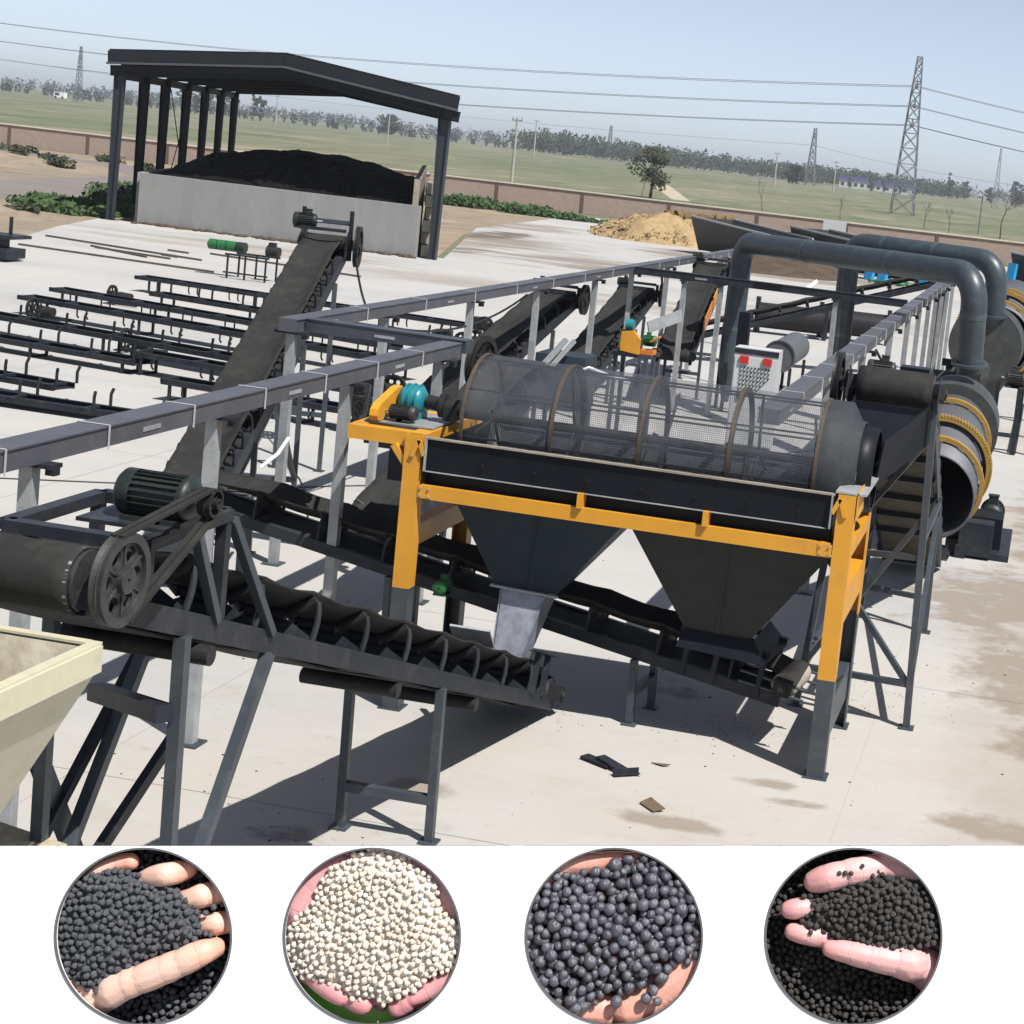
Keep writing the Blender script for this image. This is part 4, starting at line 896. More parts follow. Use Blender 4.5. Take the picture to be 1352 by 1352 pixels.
# conveyor lifting material into the trommel at the right
c4, d4, s4, n4, hd4, td4 = conveyor('black conveyor whose head feeds the right end of the trommel', (-1.45, 24.6, .25), (-1.38, 17.15, 3.40), w=.84, idlers=9, legs=[], rail=(.07, .2), tr=.19, wheel=(1, 1, .3), under='brownbelt', bhead=.35)
for u in (.30, .42, .54, .66, .78, .9):
    q = lerp((-1.45, 24.6, .25), (-1.38, 17.15, 3.40), u)-n4*.235; part('return_bar', MB().bar(q-s4*.40, q+s4*.40, .05, .10, up=n4), 'cast', c4)
ft = dict(a=(-2.02, 17.3), b=(-.86, 17.1), c=(-1.82, 21.3), d=(-.98, 21.0))
tp = dict(a=(-1.76, 17.3, 3.2), b=(-.98, 17.1, 3.5), c=(-1.8, 21.3, 1.6), d=(-1.0, 21.0, 1.7))
for k in 'abcd':
    o = part('leg', MB().bar((*ft[k], 0), tp[k], .07, .07, up=V((1, 0, 0))), 'steelblue', c4); part('foot_plate', MB().box((*ft[k], .01), (.15, .15, .02)), 'steelblue', o)
def lp(k, f): return lerp((*ft[k], 0), tp[k], f)
for (a, fa, c, fc) in (('a', .13, 'b', .13), ('a', .52, 'b', .50), ('c', .25, 'd', .25), ('a', .17, 'c', .4), ('b', .55, 'd', .95)):
    part('tie_bar', MB().bar(lp(a, fa), lp(c, fc), .06, .06), 'steelblue', c4)
for (a, fa, c, fc) in (('a', .50, 'b', .12), ('a', .14, 'b', .62), ('a', .12, 'c', .7), ('b', .12, 'd', .85), ('a', .5, 'b', .85)):
    part('diagonal_brace', MB().bar(lp(a, fa), lp(c, fc), .055, .055), 'steelblue', c4)
part('feed_chute', MB().sheet([(-1.72, 16.95, 3.2), (-1.02, 16.95, 3.2), (-1.42, 16.3, 2.75), (-1.72, 16.3, 2.75)], .02).sheet([(-1.76, 17.0, 3.3), (-1.76, 16.2, 3.05), (-1.76, 16.2, 2.5), (-1.76, 17.0, 2.6)], .02).sheet([(-1.0, 17.0, 3.3), (-1.36, 16.2, 3.0), (-1.40, 16.2, 2.55), (-1.0, 17.0, 2.9)], .02).sheet([(-1.76, 16.92, 3.25), (-1.0, 16.92, 3.25), (-1.0, 16.92, 2.88), (-1.76, 16.92, 2.5)], .02), 'black', c4)
motor(c4, hd4+V((-.10, .62, .10)), (-1, 0, 0), .085, .24, mt='castg')
part('motor_cover', MB().box(hd4+V((.14, .55, .10)), (.30, .24, .16)), 'black', c4)
for k in (-1, 1): part('head_plate', MB().sheet([hd4+s4*k*.45-d4*.5-n4*.2, hd4+s4*k*.45+d4*.2-n4*.2, hd4+s4*k*.45+d4*.2+n4*.12, hd4+s4*k*.45-d4*.5+n4*.12], .012), 'steel', c4)
# long thin truss conveyor far behind on the right, and one lying dismantled
conveyor('long thin dark conveyor rising behind the blue duct pipes', (-9.9, 46.5, .55), (-2.6, 48.5, 3.05), w=.6, idlers=9, legs=[(.25, 1, 1, 0, ()), (.6, 1, 1, 0, (.3,)), (.95, 1, 1, 0, (.3,))], rail=(.06, .14), tr=.1)

# ------------------------------------------------------------------ conveyor frames laid out on the left of the yard
def rack(label, a, c, z=.46, w=.55, stubs=False, wheels=False, h=.105, flat=False):
    a = V((*a, 0)); c = V((*c, 0)); L = (c-a).length; d = (c-a)/L; s = V((d.y, -d.x, 0)); Z = V((0, 0, 1))
    t = thing('conveyor_frame', label, 'conveyor frame', a, 'conveyor frames laid out on the yard')
    for k in (-1, 1): part('side_rail', MB().chan(a+s*k*w/2+Z*(z-h/2), c+s*k*w/2+Z*(z-h/2), .06, h, .012, side=-k), 'steel', t)
    n = max(2, round(L/1.35))
    part('deck', MB().bar(a+Z*(z-h*.8), c+Z*(z-h*.8), w-.04, .02), 'steel', t)
    for k in range(n+1):
        q = lerp(a, c, min(.97, max(.005, k/n))); part('cross_member', MB().bar(q-s*w/2+Z*(z-.03), q+s*w/2+Z*(z-.03), .06, .05), 'steel', t)
        if stubs:
            for kk in (-1, 1): part('idler_arm', MB().path([q+d*.2+s*kk*w*.46+Z*z, q+d*.2+s*kk*w*.46+Z*(z+.2), q+d*.23+s*kk*w*.5+Z*(z+.30)], .03, 6), 'steel', t)
        elif not flat and k < n:
            q = lerp(a, c, min(.96, .04+k/n)); part('idler_arm', MB().path([q+s*w*.45+Z*(z-h), q+s*w*.45+Z*(z-h-.14), q+s*w*.36+Z*(z-h-.2)], .022, 6), 'steel', t); part('idler_arm', MB().path([q+d*.28+s*w*.45+Z*(z-h), q+d*.28+s*w*.45+Z*(z-h-.14), q+d*.28+s*w*.36+Z*(z-h-.2)], .022, 6), 'steel', t)
    if not flat:
        for f in (.04, .33, .66, .96):
            q = lerp(a, c, f); part('leg', MB().bar(q+s*w*.42, q+s*w*.42+Z*(z-h), .05, .05).bar(q-s*w*.42, q-s*w*.42+Z*(z-h), .05, .05).bar(q-s*w*.42+Z*.03, q+s*w*.42+Z*.03, .05, .05), 'steel', t)
    if wheels:
        for (f, k) in ((.985, 1), (.93, 1), (.97, -1)):
            q = lerp(a, c, f)+s*k*(w/2+.1)+Z*(z+.02); part('pulley_wheel', pulley(MB(), q, s, .27, .06), 'cast', t)
        part('drive_drum', MB().tube(lerp(a, c, .97)-s*w*.45+Z*z, lerp(a, c, .97)+s*w*.45+Z*z, .14, None, 16), 'cast', t)
        part('gearbox', MB().box(lerp(a, c, .90)+Z*(z+.05), (.4, .4, .3)), 'cast', t)
    return t
rack('farthest long black conveyor frame on the yard with wheels at its end', (-25.3, 45.9), (-13.6, 44.2), wheels=True)
rack('black conveyor frame second from the back with upright idler arms', (-22.9, 42.4), (-13.4, 40.2), stubs=True, wheels=True)
rack('black conveyor frame third from the back starting beside a small drive', (-24.6, 40.6), (-14.6, 38.1))
rack('long black conveyor frame in the middle of the yard on short legs', (-24.0, 38.3), (-13.2, 35.8))
rack('black conveyor frame with upright arms crossing the left edge', (-26.6, 35.6), (-15.4, 32.95), stubs=True)
rack('black conveyor frame with wheels ending behind the yellow motor bracket', (-17.6, 32.1), (-11.9, 31.0), wheels=True)
rack('nearer black conveyor frame with arms ending mid yard', (-24.8, 33.2), (-17.4, 31.9), z=.3, stubs=True)
rack('low black conveyor frame with arms lying at the left edge', (-21.5, 28.6), (-16.6, 27.8), z=.35, stubs=True, flat=True)
rack('nearest black conveyor frame lying flat with upright arms', (-18.3, 27.0), (-14.2, 26.9), z=.2, stubs=True, flat=True)
rack('black conveyor frame with wheels just behind the near cable tray', (-15.6, 29.6), (-11.3, 29.0), z=.42, wheels=True)
def drive_unit(label, x, y):
    t = thing('drive_unit', label, 'drive unit', (x, y, 0), 'loose drive units on the yard')
    for p_, q_ in (((x-.4, y), (x+.4, y)), ((x-.4, y+.5), (x+.4, y+.5)), ((x-.3, y+.031), (x-.3, y+.469))): part('frame_bar', MB().bar((*p_, .06), (*q_, .06), .06, .06), 'steel', t)
    part('gear_case', MB().tube((x-.25, y+.25, .22), (x+.1, y+.25, .22), .13, .11, 14), 'cast', t); part('pulley_wheel', pulley(MB(), (x-.42, y+.2, .27), (1, 0, 0), .24, .06), 'cast', t)
drive_unit('small black drive with wheel beside the frame starting third from back', -23.6, 42.0)
drive_unit('small black drive with wheel below the end of the middle frame', -22.9, 37.3)
drive_unit('small black drive lying beside the nearer frame', -18.9, 34.4)
t = thing('motor_pallet', 'dark steel stand carrying green motors in front of the bunker', 'stand', (-25.5, 52.9, 0))
for x in (-26.0, -25.4, -24.7):
    for y in (52.5, 53.3): part('leg', MB().bar((x, y, 0), (x, y, .75), .05, .05, up=V((1, 0, 0))), 'steel', t)
part('top_frame', MB().bar((-26.1, 52.5, .78), (-24.6, 52.5, .78), .06, .06).bar((-26.1, 53.3, .78), (-24.6, 53.3, .78), .06, .06).bar((-26.1, 52.45, .2), (-24.6, 52.45, .2), .05, .05), 'steel', t)
for i in range(4): solo('green_motor', MB().tube((-26.9+i*.32, 53.0, 1.0), (-26.62+i*.32, 53.0, 1.0), .17, .17, 14).tube((-26.95+i*.32, 53.0, 1.0), (-26.9+i*.32, 53.0, 1.0), .1, .1, 10), 'green' if i < 3 else 'motorg', 'small round green motor in the row on the dark steel stand', 'motor', 'green motors on the steel stand')
solo('black_gear_motor', MB().tube((-24.9, 53.0, 1.0), (-24.5, 53.0, .98), .2, .16, 14).box((-24.75, 53.0, 1.2), (.2, .2, .15)), 'cast', 'black gear motor at the right end of the motor stand', 'motor')
t = thing('steel_bracket_stack', 'dark steel hopper pieces at the far left edge of the yard', 'steel parts', (-31.8, 49.3, 0))
part('lower_plate', MB().box((-31.9, 49.2, .25), (1.3, 1.0, .3)), 'steel', t); part('upper_plate', MB().box((-32.0, 49.4, .75), (1.6, 1.0, .1)).box((-32.2, 49.4, .5), (.8, .6, .4)), 'steel', t)
for x in (-32.4, -31.6): part('upright', MB().bar((x, 49.4, .8), (x, 49.4, 1.35), .08, .08, up=V((1, 0, 0))), 'steel', t)
for i, (a, c, lab) in enumerate([((-34.6, 54.6), (-27, 53.6), 'long thin rusty bar nearest the frames on the left'), ((-36.4, 59.1), (-29.3, 57.2), 'long rusty bar farthest back on the left concrete'), ((-33.2, 57.0), (-30, 56.3), 'pair of short rusty bars between the long bars'), ((-33.6, 57.4), (-30.6, 55.8), 'rusty bar lying slantwise between the long bars'), ((-31.8, 59.5), (-30.9, 59.3), 'short dark offcut near the bunker'), ((-30.9, 57.4), (-30.2, 57.2), 'small dark offcut on the left concrete'), ((-30.5, 60.2), (-24, 58.6), 'thin green grey pipe lying before the bunker')]):
    solo('steel_bar', MB().bar((*a, .035), (*c, .035), .07, .07), 'rod', lab, 'steel bar')
cb = [(-15.5, 21.2), (-13.85, 21.8), (-12, 22.8), (-10.49, 23.9), (-9.2, 25.3), (-7.5, 27.2)]
solo('ground_cable', MB().path([(x, y, .012) for x, y in cb], .011, 6), 'cable', 'thin dark cable lying across the concrete behind the near tray', 'cable')
solo('ground_cable', MB().path([(-11.2+.5*i, 25.2-.9*i+.2*math.sin(i), .012) for i in range(6)], .012, 6), 'cable', 'dark cable slanting over the concrete below the big inclined conveyor', 'cable')
solo('ground_cable', MB().path([(-4.6+.35*i, 33+.5*i+.25*math.sin(i*1.7), .014) for i in range(9)], .014, 6), 'cable', 'thin cable curling on the concrete by the horizontal tank', 'cable')
def hang(label, a, c, sag, r=.018, n=18):
    pts = [lerp(a, c, i/n)-V((0, 0, 4*sag*(i/n)*(1-i/n))) for i in range(n+1)]
    solo('hanging_cable', MB().path(pts, r, 7), 'cable', label, 'cable')
hang('black cable sagging from the big conveyor head to the long tray', hd3+V((.5, 0, -.1)), (-8.85, 22.5, 2.85), .35)
hang('black cable looping under the long tray towards the next post', (-8.8, 22.6, 2.7), (-9.0, 29.5, 2.75), .28)
hang('black flexible conduit hanging from the near tray to the yellow bracket', (-6.6, 16.6, 2.8), (-6.32, 15.75, 2.62), .12, .022)
hang('short black conduit dropping from the far end of the long tray', (-9.0, 40, 2.8), (-9.2, 41.2, 2.3), .1, .03)
hang('black cable sagging beside the right tray posts', (-2.5, 26.5, 2.85), (-1.6, 29.5, 2.35), .4, .022)
solo('conduit', MB().path([(-8.3, 17.9, 1.52), (-8.38, 18.5, 1.58), (-8.62, 19.28, 1.62)], .022, 8), 'whitebar', 'white conduit pipe between conveyor tail and shiny post', 'pipe')

# ------------------------------------------------------------------ crusher group behind the trommel
t = thing('crusher', 'small crusher with yellow belt guard and teal motor behind the trommel', 'crusher', (-7.3, 31, 0))
for x in (-7.62, -7.05):
    for y in (30.8, 31.4): part('leg', MB().bar((x, y, 0), (x, y, 1.75), .07, .07, up=V((1, 0, 0))), 'steelblue', t)
part('base_frame', MB().bar((-7.7, 30.8, 1.78), (-6.95, 30.8, 1.78), .07, .07), 'steelblue', t)
part('base_frame', MB().bar((-7.7, 31.4, 1.78), (-6.95, 31.4, 1.78), .07, .07), 'steelblue', t)
part('base_frame', MB().bar((-7.62, 30.8, .8), (-7.05, 30.8, .8), .05, .05), 'steelblue', t)
part('body', MB().box((-7.5, 31.1, 2.0), (.22, .45, .42)), 'wood', t)
part('belt_guard', MB().sheet([(-7.52, 30.75, 1.86), (-7.17, 30.75, 1.82), (-7.17, 30.75, 2.1), (-7.3, 30.75, 2.24), (-7.52, 30.75, 2.2)], .1), 'yellow', t)
part('motor_base', MB().box((-7.06, 30.95, 1.86), (.24, .3, .08)), 'orange', t)
part('lever', MB().sheet([(-7.0, 30.8, 2.05), (-6.85, 30.8, 2.15), (-6.85, 31.0, 2.15), (-7.0, 31.0, 2.05)], .03), 'orange', t)
motor(t, (-7.18, 31.1, 2.06), (1, 0, 0), .08, .2, mt='green')
part('gear_case', MB().tube((-7.5, 30.9, 2.32), (-7.36, 30.9, 2.32), .1, None, 16), 'teal', t)
part('side_sheet', MB().sheet([(-7.25, 31.5, 2.35), (-6.75, 32.0, 2.62), (-6.7, 32.0, 2.4), (-7.2, 31.5, 2.15)], .04), 'galv', t)

t = thing('mixer_bin', 'dark teal bin with slanted white conduit behind the trommel', 'bin', (-8.3, 29.5, 0))
part('body', MB().box((-8.2, 29.6, 1.35), (.9, .8, .9)), 'hopper', t)
for x in (-8.6, -7.8):
    for y in (29.25, 29.95): part('leg', MB().bar((x, y, 0), (x, y, .9), .07, .07, up=V((1, 0, 0))), 'steelblue', t)
part('slanted_rail', MB().bar((-8.75, 28.2, 1.0), (-8.1, 29.1, 2.1), .09, .07).bar((-8.6, 28.2, 1.0), (-7.95, 29.1, 2.1), .05, .07), 'galv', t)
solo('conduit', MB().path([(-7.45, 27.5, 1.78), (-7.25, 27.6, 1.86), (-6.75, 27.5, 1.76), (-6.6, 27.4, 1.77)], .025, 8), 'whitebar', 'bent white conduit lying above the trommel top edge', 'pipe')

# ------------------------------------------------------------------ blue ducts, cyclones, drums, tank
def duct_run(label, pts, r, bands, legs=True, cone=True, flange=None):
    t = thing('duct_pipe', label, 'duct', (pts[0][0], pts[0][1], 0)); P = [V(p) for p in pts]
    full = [P[0]]                                   # bend corners
    for i in range(1, len(P)-1):
        a, b, c = P[i-1], P[i], P[i+1]; R = r*1.9; u = (a-b).normalized(); v = (c-b).normalized()
        ang = u.angle(v); tl = R/math.tan(ang/2); cc = b+(u+v).normalized()*R/math.sin(ang/2)
        p0 = b+u*tl; p1 = b+v*tl; e0 = (p0-cc); e1 = (p1-cc); th = e0.angle(e1)
        for k in range(0, 7):
            f = k/6; full.append(cc+(e0*math.sin((1-f)*th)+e1*math.sin(f*th))/math.sin(th))
    full.append(P[-1])
    part('pipe', MB().path(full, r, 32), 'duct', t)
    for (i, f) in bands:
        q = lerp(P[i], P[i+1], f); d = (P[i+1]-P[i]).normalized(); part('weld_band', MB().hoop(q, d, r+.001, .1, .006, 32), 'weld', t)
    if cone:
        b = P[0]; part('cone', MB().lathe(b, (0, 0, -1), [(0, r), (.7, r*.35), (.75, r*.35), (.75, .01)], 32), 'duct', t)
        for k in range(3):
            a = 2*math.pi*k/3+.5; e = V((math.cos(a)*r*1.08, math.sin(a)*r*1.08, 0)); part('leg', MB().bar(V((b.x, b.y, 0))+e, b+e+V((0, 0, .15)), .07, .07, up=V((1, 0, 0))), 'steel', t)
    q = P[-1]; d = (P[-1]-P[-2]).normalized()
    part('flange', MB().lathe(q, d, [(-.02, r), (-.02, r+.09), (.03, r+.09), (.03, r), (.18, r*.86), (.18, .01)], 32, False), 'duct', t)
    return t
duct_run('nearest big slate blue duct arching from cyclone to the near drum', [(-6.78, 37.8, .95), (-6.74, 37.8, 3.76), (-1.30, 30.7, 3.98), (-1.24, 31.0, 2.40)], .235, [(0, .32), (1, .33), (1, .70), (2, .45)])
duct_run('second slate blue duct running behind the nearest one', [(-4.44, 38.4, 1.15), (-4.44, 38.4, 4.02), (-1.12, 36.2, 4.05), (-1.08, 36.4, 2.95)], .23, [(0, .28), (1, .25), (1, .6)])
t = thing('tank', 'small grey horizontal tank on thin legs behind the control cabinet', 'tank', (-6.2, 41.3, 0))
part('shell', MB().tube((-6.05, 40.3, 1.08), (-6.1, 43.2, 1.08), .36, None, 28), 'drum', t)
part('end_ring', MB().hoop((-6.05, 40.3, 1.08), (0, 1, 0), .36, .06, .03), 'drum', t)
for x in (-6.3, -5.8):
    for y in (40.6, 42.9): part('leg', MB().bar((x, y, 0), (x, y, .8), .07, .07, up=V((1, 0, 0))), 'steel', t)
def drum(label, c0, c1, r, rings, gear, hoods=(), base=True, open_=True):
    t = thing('rotary_drum', label, 'drum', (c0[0], c0[1], 0)); c0 = V(c0); c1 = V(c1); L = (c1-c0).length; d = (c1-c0)/L; _, s, u = frame_of(d)
    part('shell', MB().lathe(c0, d, [(0, r-.03), (0, r), (L, r), (L, r-.03)], 64, True).lathe(c0, d, [(.0, r-.03), (L*.98, r-.03), (L*.98, .02)], 64, True), 'drum', t)
    for f in rings:
        q = c0+d*f; o = part('riding_ring', MB().hoop(q, d, r+.03, .12, .07, 64), 'ring', t)
        for k in range(12):
            a = 2*math.pi*k/12; e = s*math.cos(a)+u*math.sin(a); part('ring_pad', MB().bar(q+e*(r+.002)-d*.11, q+e*(r+.002)+d*.11, .1, .05, up=e), 'drum', o)
    for f in gear:
        q = c0+d*f; R = r*1.24; b = MB().hoop(q, d, R-.07, .14, .07, 72)
        o = part('ring_gear', b, 'ring', t); tb = MB()
        for k in range(96):
            a = 2*math.pi*k/96; e = s*math.cos(a)+u*math.sin(a); tb.bar(q+e*R-d*.07, q+e*R+d*.07, .028, .05, up=e)
        part('gear_teeth', tb, 'ring', o, kind='stuff')
        part('gear_rim_inner', MB().hoop(q+d*.01, d, R-.13, .10, .055, 64), 'cast', o)
        for k in range(10):
            a = 2*math.pi*(k+.3)/10; e = s*math.cos(a)+u*math.sin(a); part('gear_bracket', MB().bar(q+e*(r+.005), q+e*(R-.13), .07, .1, up=d), 'cast', o)
    for (f0, f1, rr, mt_) in hoods:
        part('end_hood', MB().lathe(c0, d, [(f0, .02), (f0, rr), (f1, rr), (f1, .02)], 48, False), mt_, t)
    if base:
        for f in rings:
            q = c0+d*f
            for k in (-1, 1):
                p = q+V((k*r*.62, 0, -r*.98)); part('support_roller', MB().tube(p-d*.1, p+d*.1, .15, None, 20), 'castg', t)
                part('roller_stand', MB().box(V((p.x+k*.05, p.y, max(.12, (p.z-.1)/2))), (.34, .5, max(.2, p.z-.12))), 'steel', t)
        a = c0+d*min(rings); b_ = c0+d*max(rings)
        for k in (-1, 1): part('base_beam', MB().bar((a.x+k*r*.8, a.y-.4, .1), (b_.x+k*r*.8, b_.y+.4, .1), .16, .2), 'steel', t)
    return t
dn = drum('near grey rotary drum with ochre ring gear and open end', (-1.33, 25.2, .95), (-1.42, 31.6, 1.28), .65, [.85, 4.3], [2.2], [(5.3, 6.35, .83, 'hood')])
mb = motor(dn, (-.45, 27.2, .42), (0, 1, 0), .17, .5); part('gearbox', MB().box((-.5, 26.5, .32), (.5, .7, .5)), 'black', dn)
part('drive_base', MB().box((-.5, 26.9, .05), (.8, 2.2, .1)).box((-.62, 25.9, .3), (.5, .4, .5)), 'steel', dn)
part('walkway_post', MB().bar((-.72, 32.4, 0), (-.72, 32.4, 2.0), .08, .08, up=V((1, 0, 0))), 'steel', dn)
df = drum('far grey rotary drum with dark gear ring and hooded end at the right edge', (-1.02, 37.1, 2.32), (-.95, 47, 2.45), .78, [.45, 4.6], [2.0], [], base=False)
part('end_hood', MB().lathe((-1.18, 36.25, 2.30), (.02, 1, 0), [(0, .02), (0, .76), (.86, .80), (.86, .02)], 40, False), 'hood', df)
part('hood_chute', MB().lathe((-1.18, 36.65, 1.75), (0, 0, -1), [(-.2, .60), (.15, .56), (.85, .18), (.85, .02)], 4, False), 'hood', df)
for x in (-2.05, -.35, .35):
    for y in (36.9, 39.6, 42.6): part('leg', MB().bar((x, y, 0), (x, y, 1.5), .11, .11, up=V((1, 0, 0))), 'steel', df)
for y in (36.9, 39.6, 42.6): part('cross_beam', MB().bar((-2.2, y, 1.52), (.5, y, 1.52), .14, .16), 'steel', df)
for x in (-2.0, .35): part('base_beam', MB().bar((x, 36.6, 1.36), (x, 46, 1.36), .12, .14).bar((x, 36.8, .5), (x, 42.6, .5), .07, .07), 'steel', df)
motor(df, (-.6, 35.6, 1.75), (1, 0, 0), .14, .35, mt='castg'); motor(df, (.15, 39.0, 1.75), (0, 1, 0), .18, .5, mt='teal')
part('valve', MB().tube((-1.55, 35.7, 2.0), (-1.55, 35.7, 2.6), .08, None, 12).box((-1.55, 35.7, 2.3), (.25, .2, .2)), 'cast', df)
t = thing('side_skid', 'black steel skid frame beside the far drum at the right edge', 'steel frame', (.3, 40, 0))
for y in (38.5, 40.6): part('beam', MB().bar((.5, y, .75), (2.6, y, .75), .12, .12).bar((.5, y, .3), (2.6, y, .3), .12, .12), 'black', t)
for x in (.55, 1.5, 2.5):
    for y in (38.5, 40.6): part('post', MB().bar((x, y, 0), (x, y, .7), .12, .12, up=V((1, 0, 0))), 'black', t)
for (x, y, lab) in ((-8.2, 57, 'dark roller lying on the yard under the thin far conveyor'), (-6.2, 58, 'dark belt roll with frame right of the tall duct')):
    t = thing('belt_roll', lab, 'belt roll', (x, y, 0)); part('roll', MB().tube((x-1.2, y, .6), (x+1.0, y+.2, .6), .42, None, 20), 'cast', t)
    for k in (-1.25, 1.05): part('stand', MB().bar((x+k, y, 0), (x+k, y, 1.2), .14, .14, up=V((1, 0, 0))).bar((x+k, y+.5, 0), (x+k, y, 1.0), .1, .1), 'steel', t)
solo('white_board', MB().sheet([(-7.05, 49.9, 2.05), (-6.7, 50.2, 2.4), (-6.64, 50.2, 2.33), (-7.0, 49.9, 1.98)], .05), 'white', 'small slanted white strip sticking up beside the tall duct', 'board')

# ------------------------------------------------------------------ control cabinet
cx, cy, cz0, cz1 = -4.72, 28.9, .72, 2.38
t = thing('control_cabinet', 'light grey control cabinet with two red meters and rows of buttons', 'cabinet', (cx, cy, 0))
part('body', MB().box((cx, cy+.2, (cz0+cz1)/2), (.76, .40, cz1-cz0)), 'cab', t)
part('plinth', MB().box((cx, cy+.2, cz0/2), (.7, .36, cz0)), 'steel', t)
part('header_strip', MB().box((cx, cy-.006, cz1-.06), (.76, .01, .09)), 'steel', t)
part('door', MB().box((cx, cy-.01, (cz0+cz1)/2-.07), (.72, .016, cz1-cz0-.18)), 'cab', t)
for x in (-.2, .2): part('red_meter', MB().box((cx+x, cy-.035, cz1-.2), (.15, .035, .12)), 'red', t)
for r_ in range(6):
    for c_ in range(9-max(0, r_-2)):
        p = V((cx-.24+c_*.06, cy-.02, cz1-.33-r_*.075)); part('button', MB().tube(p, p+V((0, -.02, 0)), .017, None, 8), 'dkplastic' if (r_+c_) % 3 else 'green', t)
        if r_ % 1 == 0 and c_ % 1 == 0 and r_ < 5: pass
part('lock_handle', MB().box((cx-.24, cy-.03, cz1-.82), (.05, .03, .12)), 'dkplastic', t)

# ------------------------------------------------------------------ trommel screen
T = thing('trommel_screen', 'yellow framed trommel screen with see-through mesh drum and two hoppers', 'screening machine', (-3.5, 16, 0))
YF, YB, XL_, XR_ = 15.28, 16.84, -5.58, -1.53
def leg(x, y, zt, zb, name='leg', w=.16, d=.16, lean=0):
    sgn = 1 if y < 16 else -1
    o = part('leg', MB().profile((x, y, zb), (x, y, zt), [(-w/2, -.08), (w/2, -.08), (w/2, .08), (w/2-.012, .08), (w/2-.012, -.068), (-w/2+.012, -.068), (-w/2+.012, .08), (-w/2, .08)], up=V((0, sgn, 0))), 'yellow', T)
    part('leg_extension', MB().profile((x, y, .0), (x, y, zb-.002), [(-w/2, -.08), (w/2, -.08), (w/2, .08), (w/2-.012, .08), (w/2-.012, -.068), (-w/2+.012, -.068), (-w/2+.012, .08), (-w/2, .08)], up=V((0, sgn, 0))), 'steelblue', o)
    part('foot_plate', MB().box((x, y, .008), (.22, .22, .016)), 'steelblue', o)
for (x, y, zb) in ((XL_, YF, 1.17), (XR_, YF, .92), (XL_, YB, 1.17), (XR_, YB, 1.17)): leg(x, y, 2.62, zb)
for (y, s_) in ((YF-.05, 1), (YB+.05, -1)):
    part('long_rail', MB().bar((XL_+.101, y, 2.10), (XR_-.101, y, 2.10), .06, .13), 'yellow', T)
for x in (XL_, XR_):
    part('end_beam', MB().bar((x, YF+.081, 2.10), (x, YB-.081, 2.10), .16, .12), 'yellow', T)
    part('top_beam', MB().bar((x, YF+.081, 2.57), (x, YB-.081, 2.57), .16, .10), 'yellow', T)
part('side_plate', MB().sheet([(XR_+.102, YF-.08, 2.66), (XR_+.102, YB+.08, 2.66), (XR_+.102, YB+.08, 2.46), (XR_+.102, YF-.08, 2.40)], .012), 'yellow', T)
part('top_plate', MB().box((XR_+.03, 16.06, 2.635), (.28, 1.72, .016)), 'galv', T)
part('cross_tie', MB().bar((XR_, YF+.081, 1.56), (XR_, YB-.081, 1.56), .14, .32), 'yellow', T)
part('lower_tie', MB().bar((XR_, YF+.081, .50), (XR_, YB-.081, .50), .12, .36), 'steelblue', T)
part('cross_tie', MB().bar((XL_, YF+.081, 1.66), (XL_, YB-.081, 1.66), .14, .2), 'yellow', T)
for x in (-3.95, -2.78): part('stub_post', MB().bar((x, YF-.05, 2.165), (x, YF-.05, 2.30), .14, .05, up=V((1, 0, 0))), 'yellow', T)
for (x0, s_) in ((XL_, 1), (XR_, -1)):
    part('gusset', MB().bar((x0+s_*.0, YF-.095, 2.42), (x0+s_*.06, YF-.095, 2.58), .02, .04).bar((x0+s_*.06, YF-.095, 2.58), (x0+s_*.12, YF-.095, 2.44), .02, .04), 'yellow', T)
for (x, sg) in ((XL_+.15, 1), (XR_-.15, -1)):
    o = part('joint_plate', MB().box((x, YF-.083, 2.10), (.13, .006, .11)), 'yellow', T)
    for dx in (-.04, .04):
        for dz in (-.035, .035): part('bolt', MB().tube((x+dx, YF-.086, 2.10+dz), (x+dx, YF-.10, 2.10+dz), .011, None, 6), 'galv', o)
for x in (-4.9, -4.4, -3.9, -3.4, -2.9, -2.4, -1.95): part('panel_bolt', MB().tube((x, YF-.072, 2.42), (x, YF-.088, 2.42), .010, None, 6), 'cast', T)
# motor bracket on the left
part('motor_bracket', MB().bar((-6.25, YF+.06, 2.56), (-5.48, YF+.06, 2.56), .14, .13).bar((-6.25, YB-.3, 2.56), (-5.48, YB-.3, 2.56), .14, .13).bar((-6.2, YF+.12, 2.57), (-6.2, YB-.36, 2.57), .12, .11), 'yellow', T)
part('bracket_strut', MB().bar((-5.56, YF-.02, 2.22), (-5.78, YF-.02, 2.5), .08, .06), 'yellow', T)
part('bracket_deck', MB().box((-5.86, 15.95, 2.635), (.66, .8, .014)), 'galv', T)
part('belt_guard', MB().profile((-6.13, 15.74, 2.66), (-6.05, 15.74, 2.66), [(.24, -.01), (.28, .04), (.27, .10), (.20, .15), (-.20, .26), (-.30, .27), (-.37, .22), (-.38, .14), (-.31, .07), (.13, -.01)]), 'yellow', T)
gbx = part('gearbox', MB().lathe((-6.0, 15.98, 2.82), (1, 0, 0), [(-.02, .02), (-.02, .10), (.03, .135), (.13, .145), (.18, .135), (.22, .09), (.22, .02)], 28), 'teal', T)
part('gearbox_rib', MB().hoop((-5.96, 15.98, 2.82), (1, 0, 0), .138, .015, .015).hoop((-5.90, 15.98, 2.82), (1, 0, 0), .143, .015, .015).hoop((-5.84, 15.98, 2.82), (1, 0, 0), .140, .015, .015).box((-5.9, 15.98, 2.675), (.2, .28, .07)), 'teal', gbx)
motor(T, (-5.98, 15.66, 2.735), (1, 0, 0), .062, .22, mt='castg', tb=False)
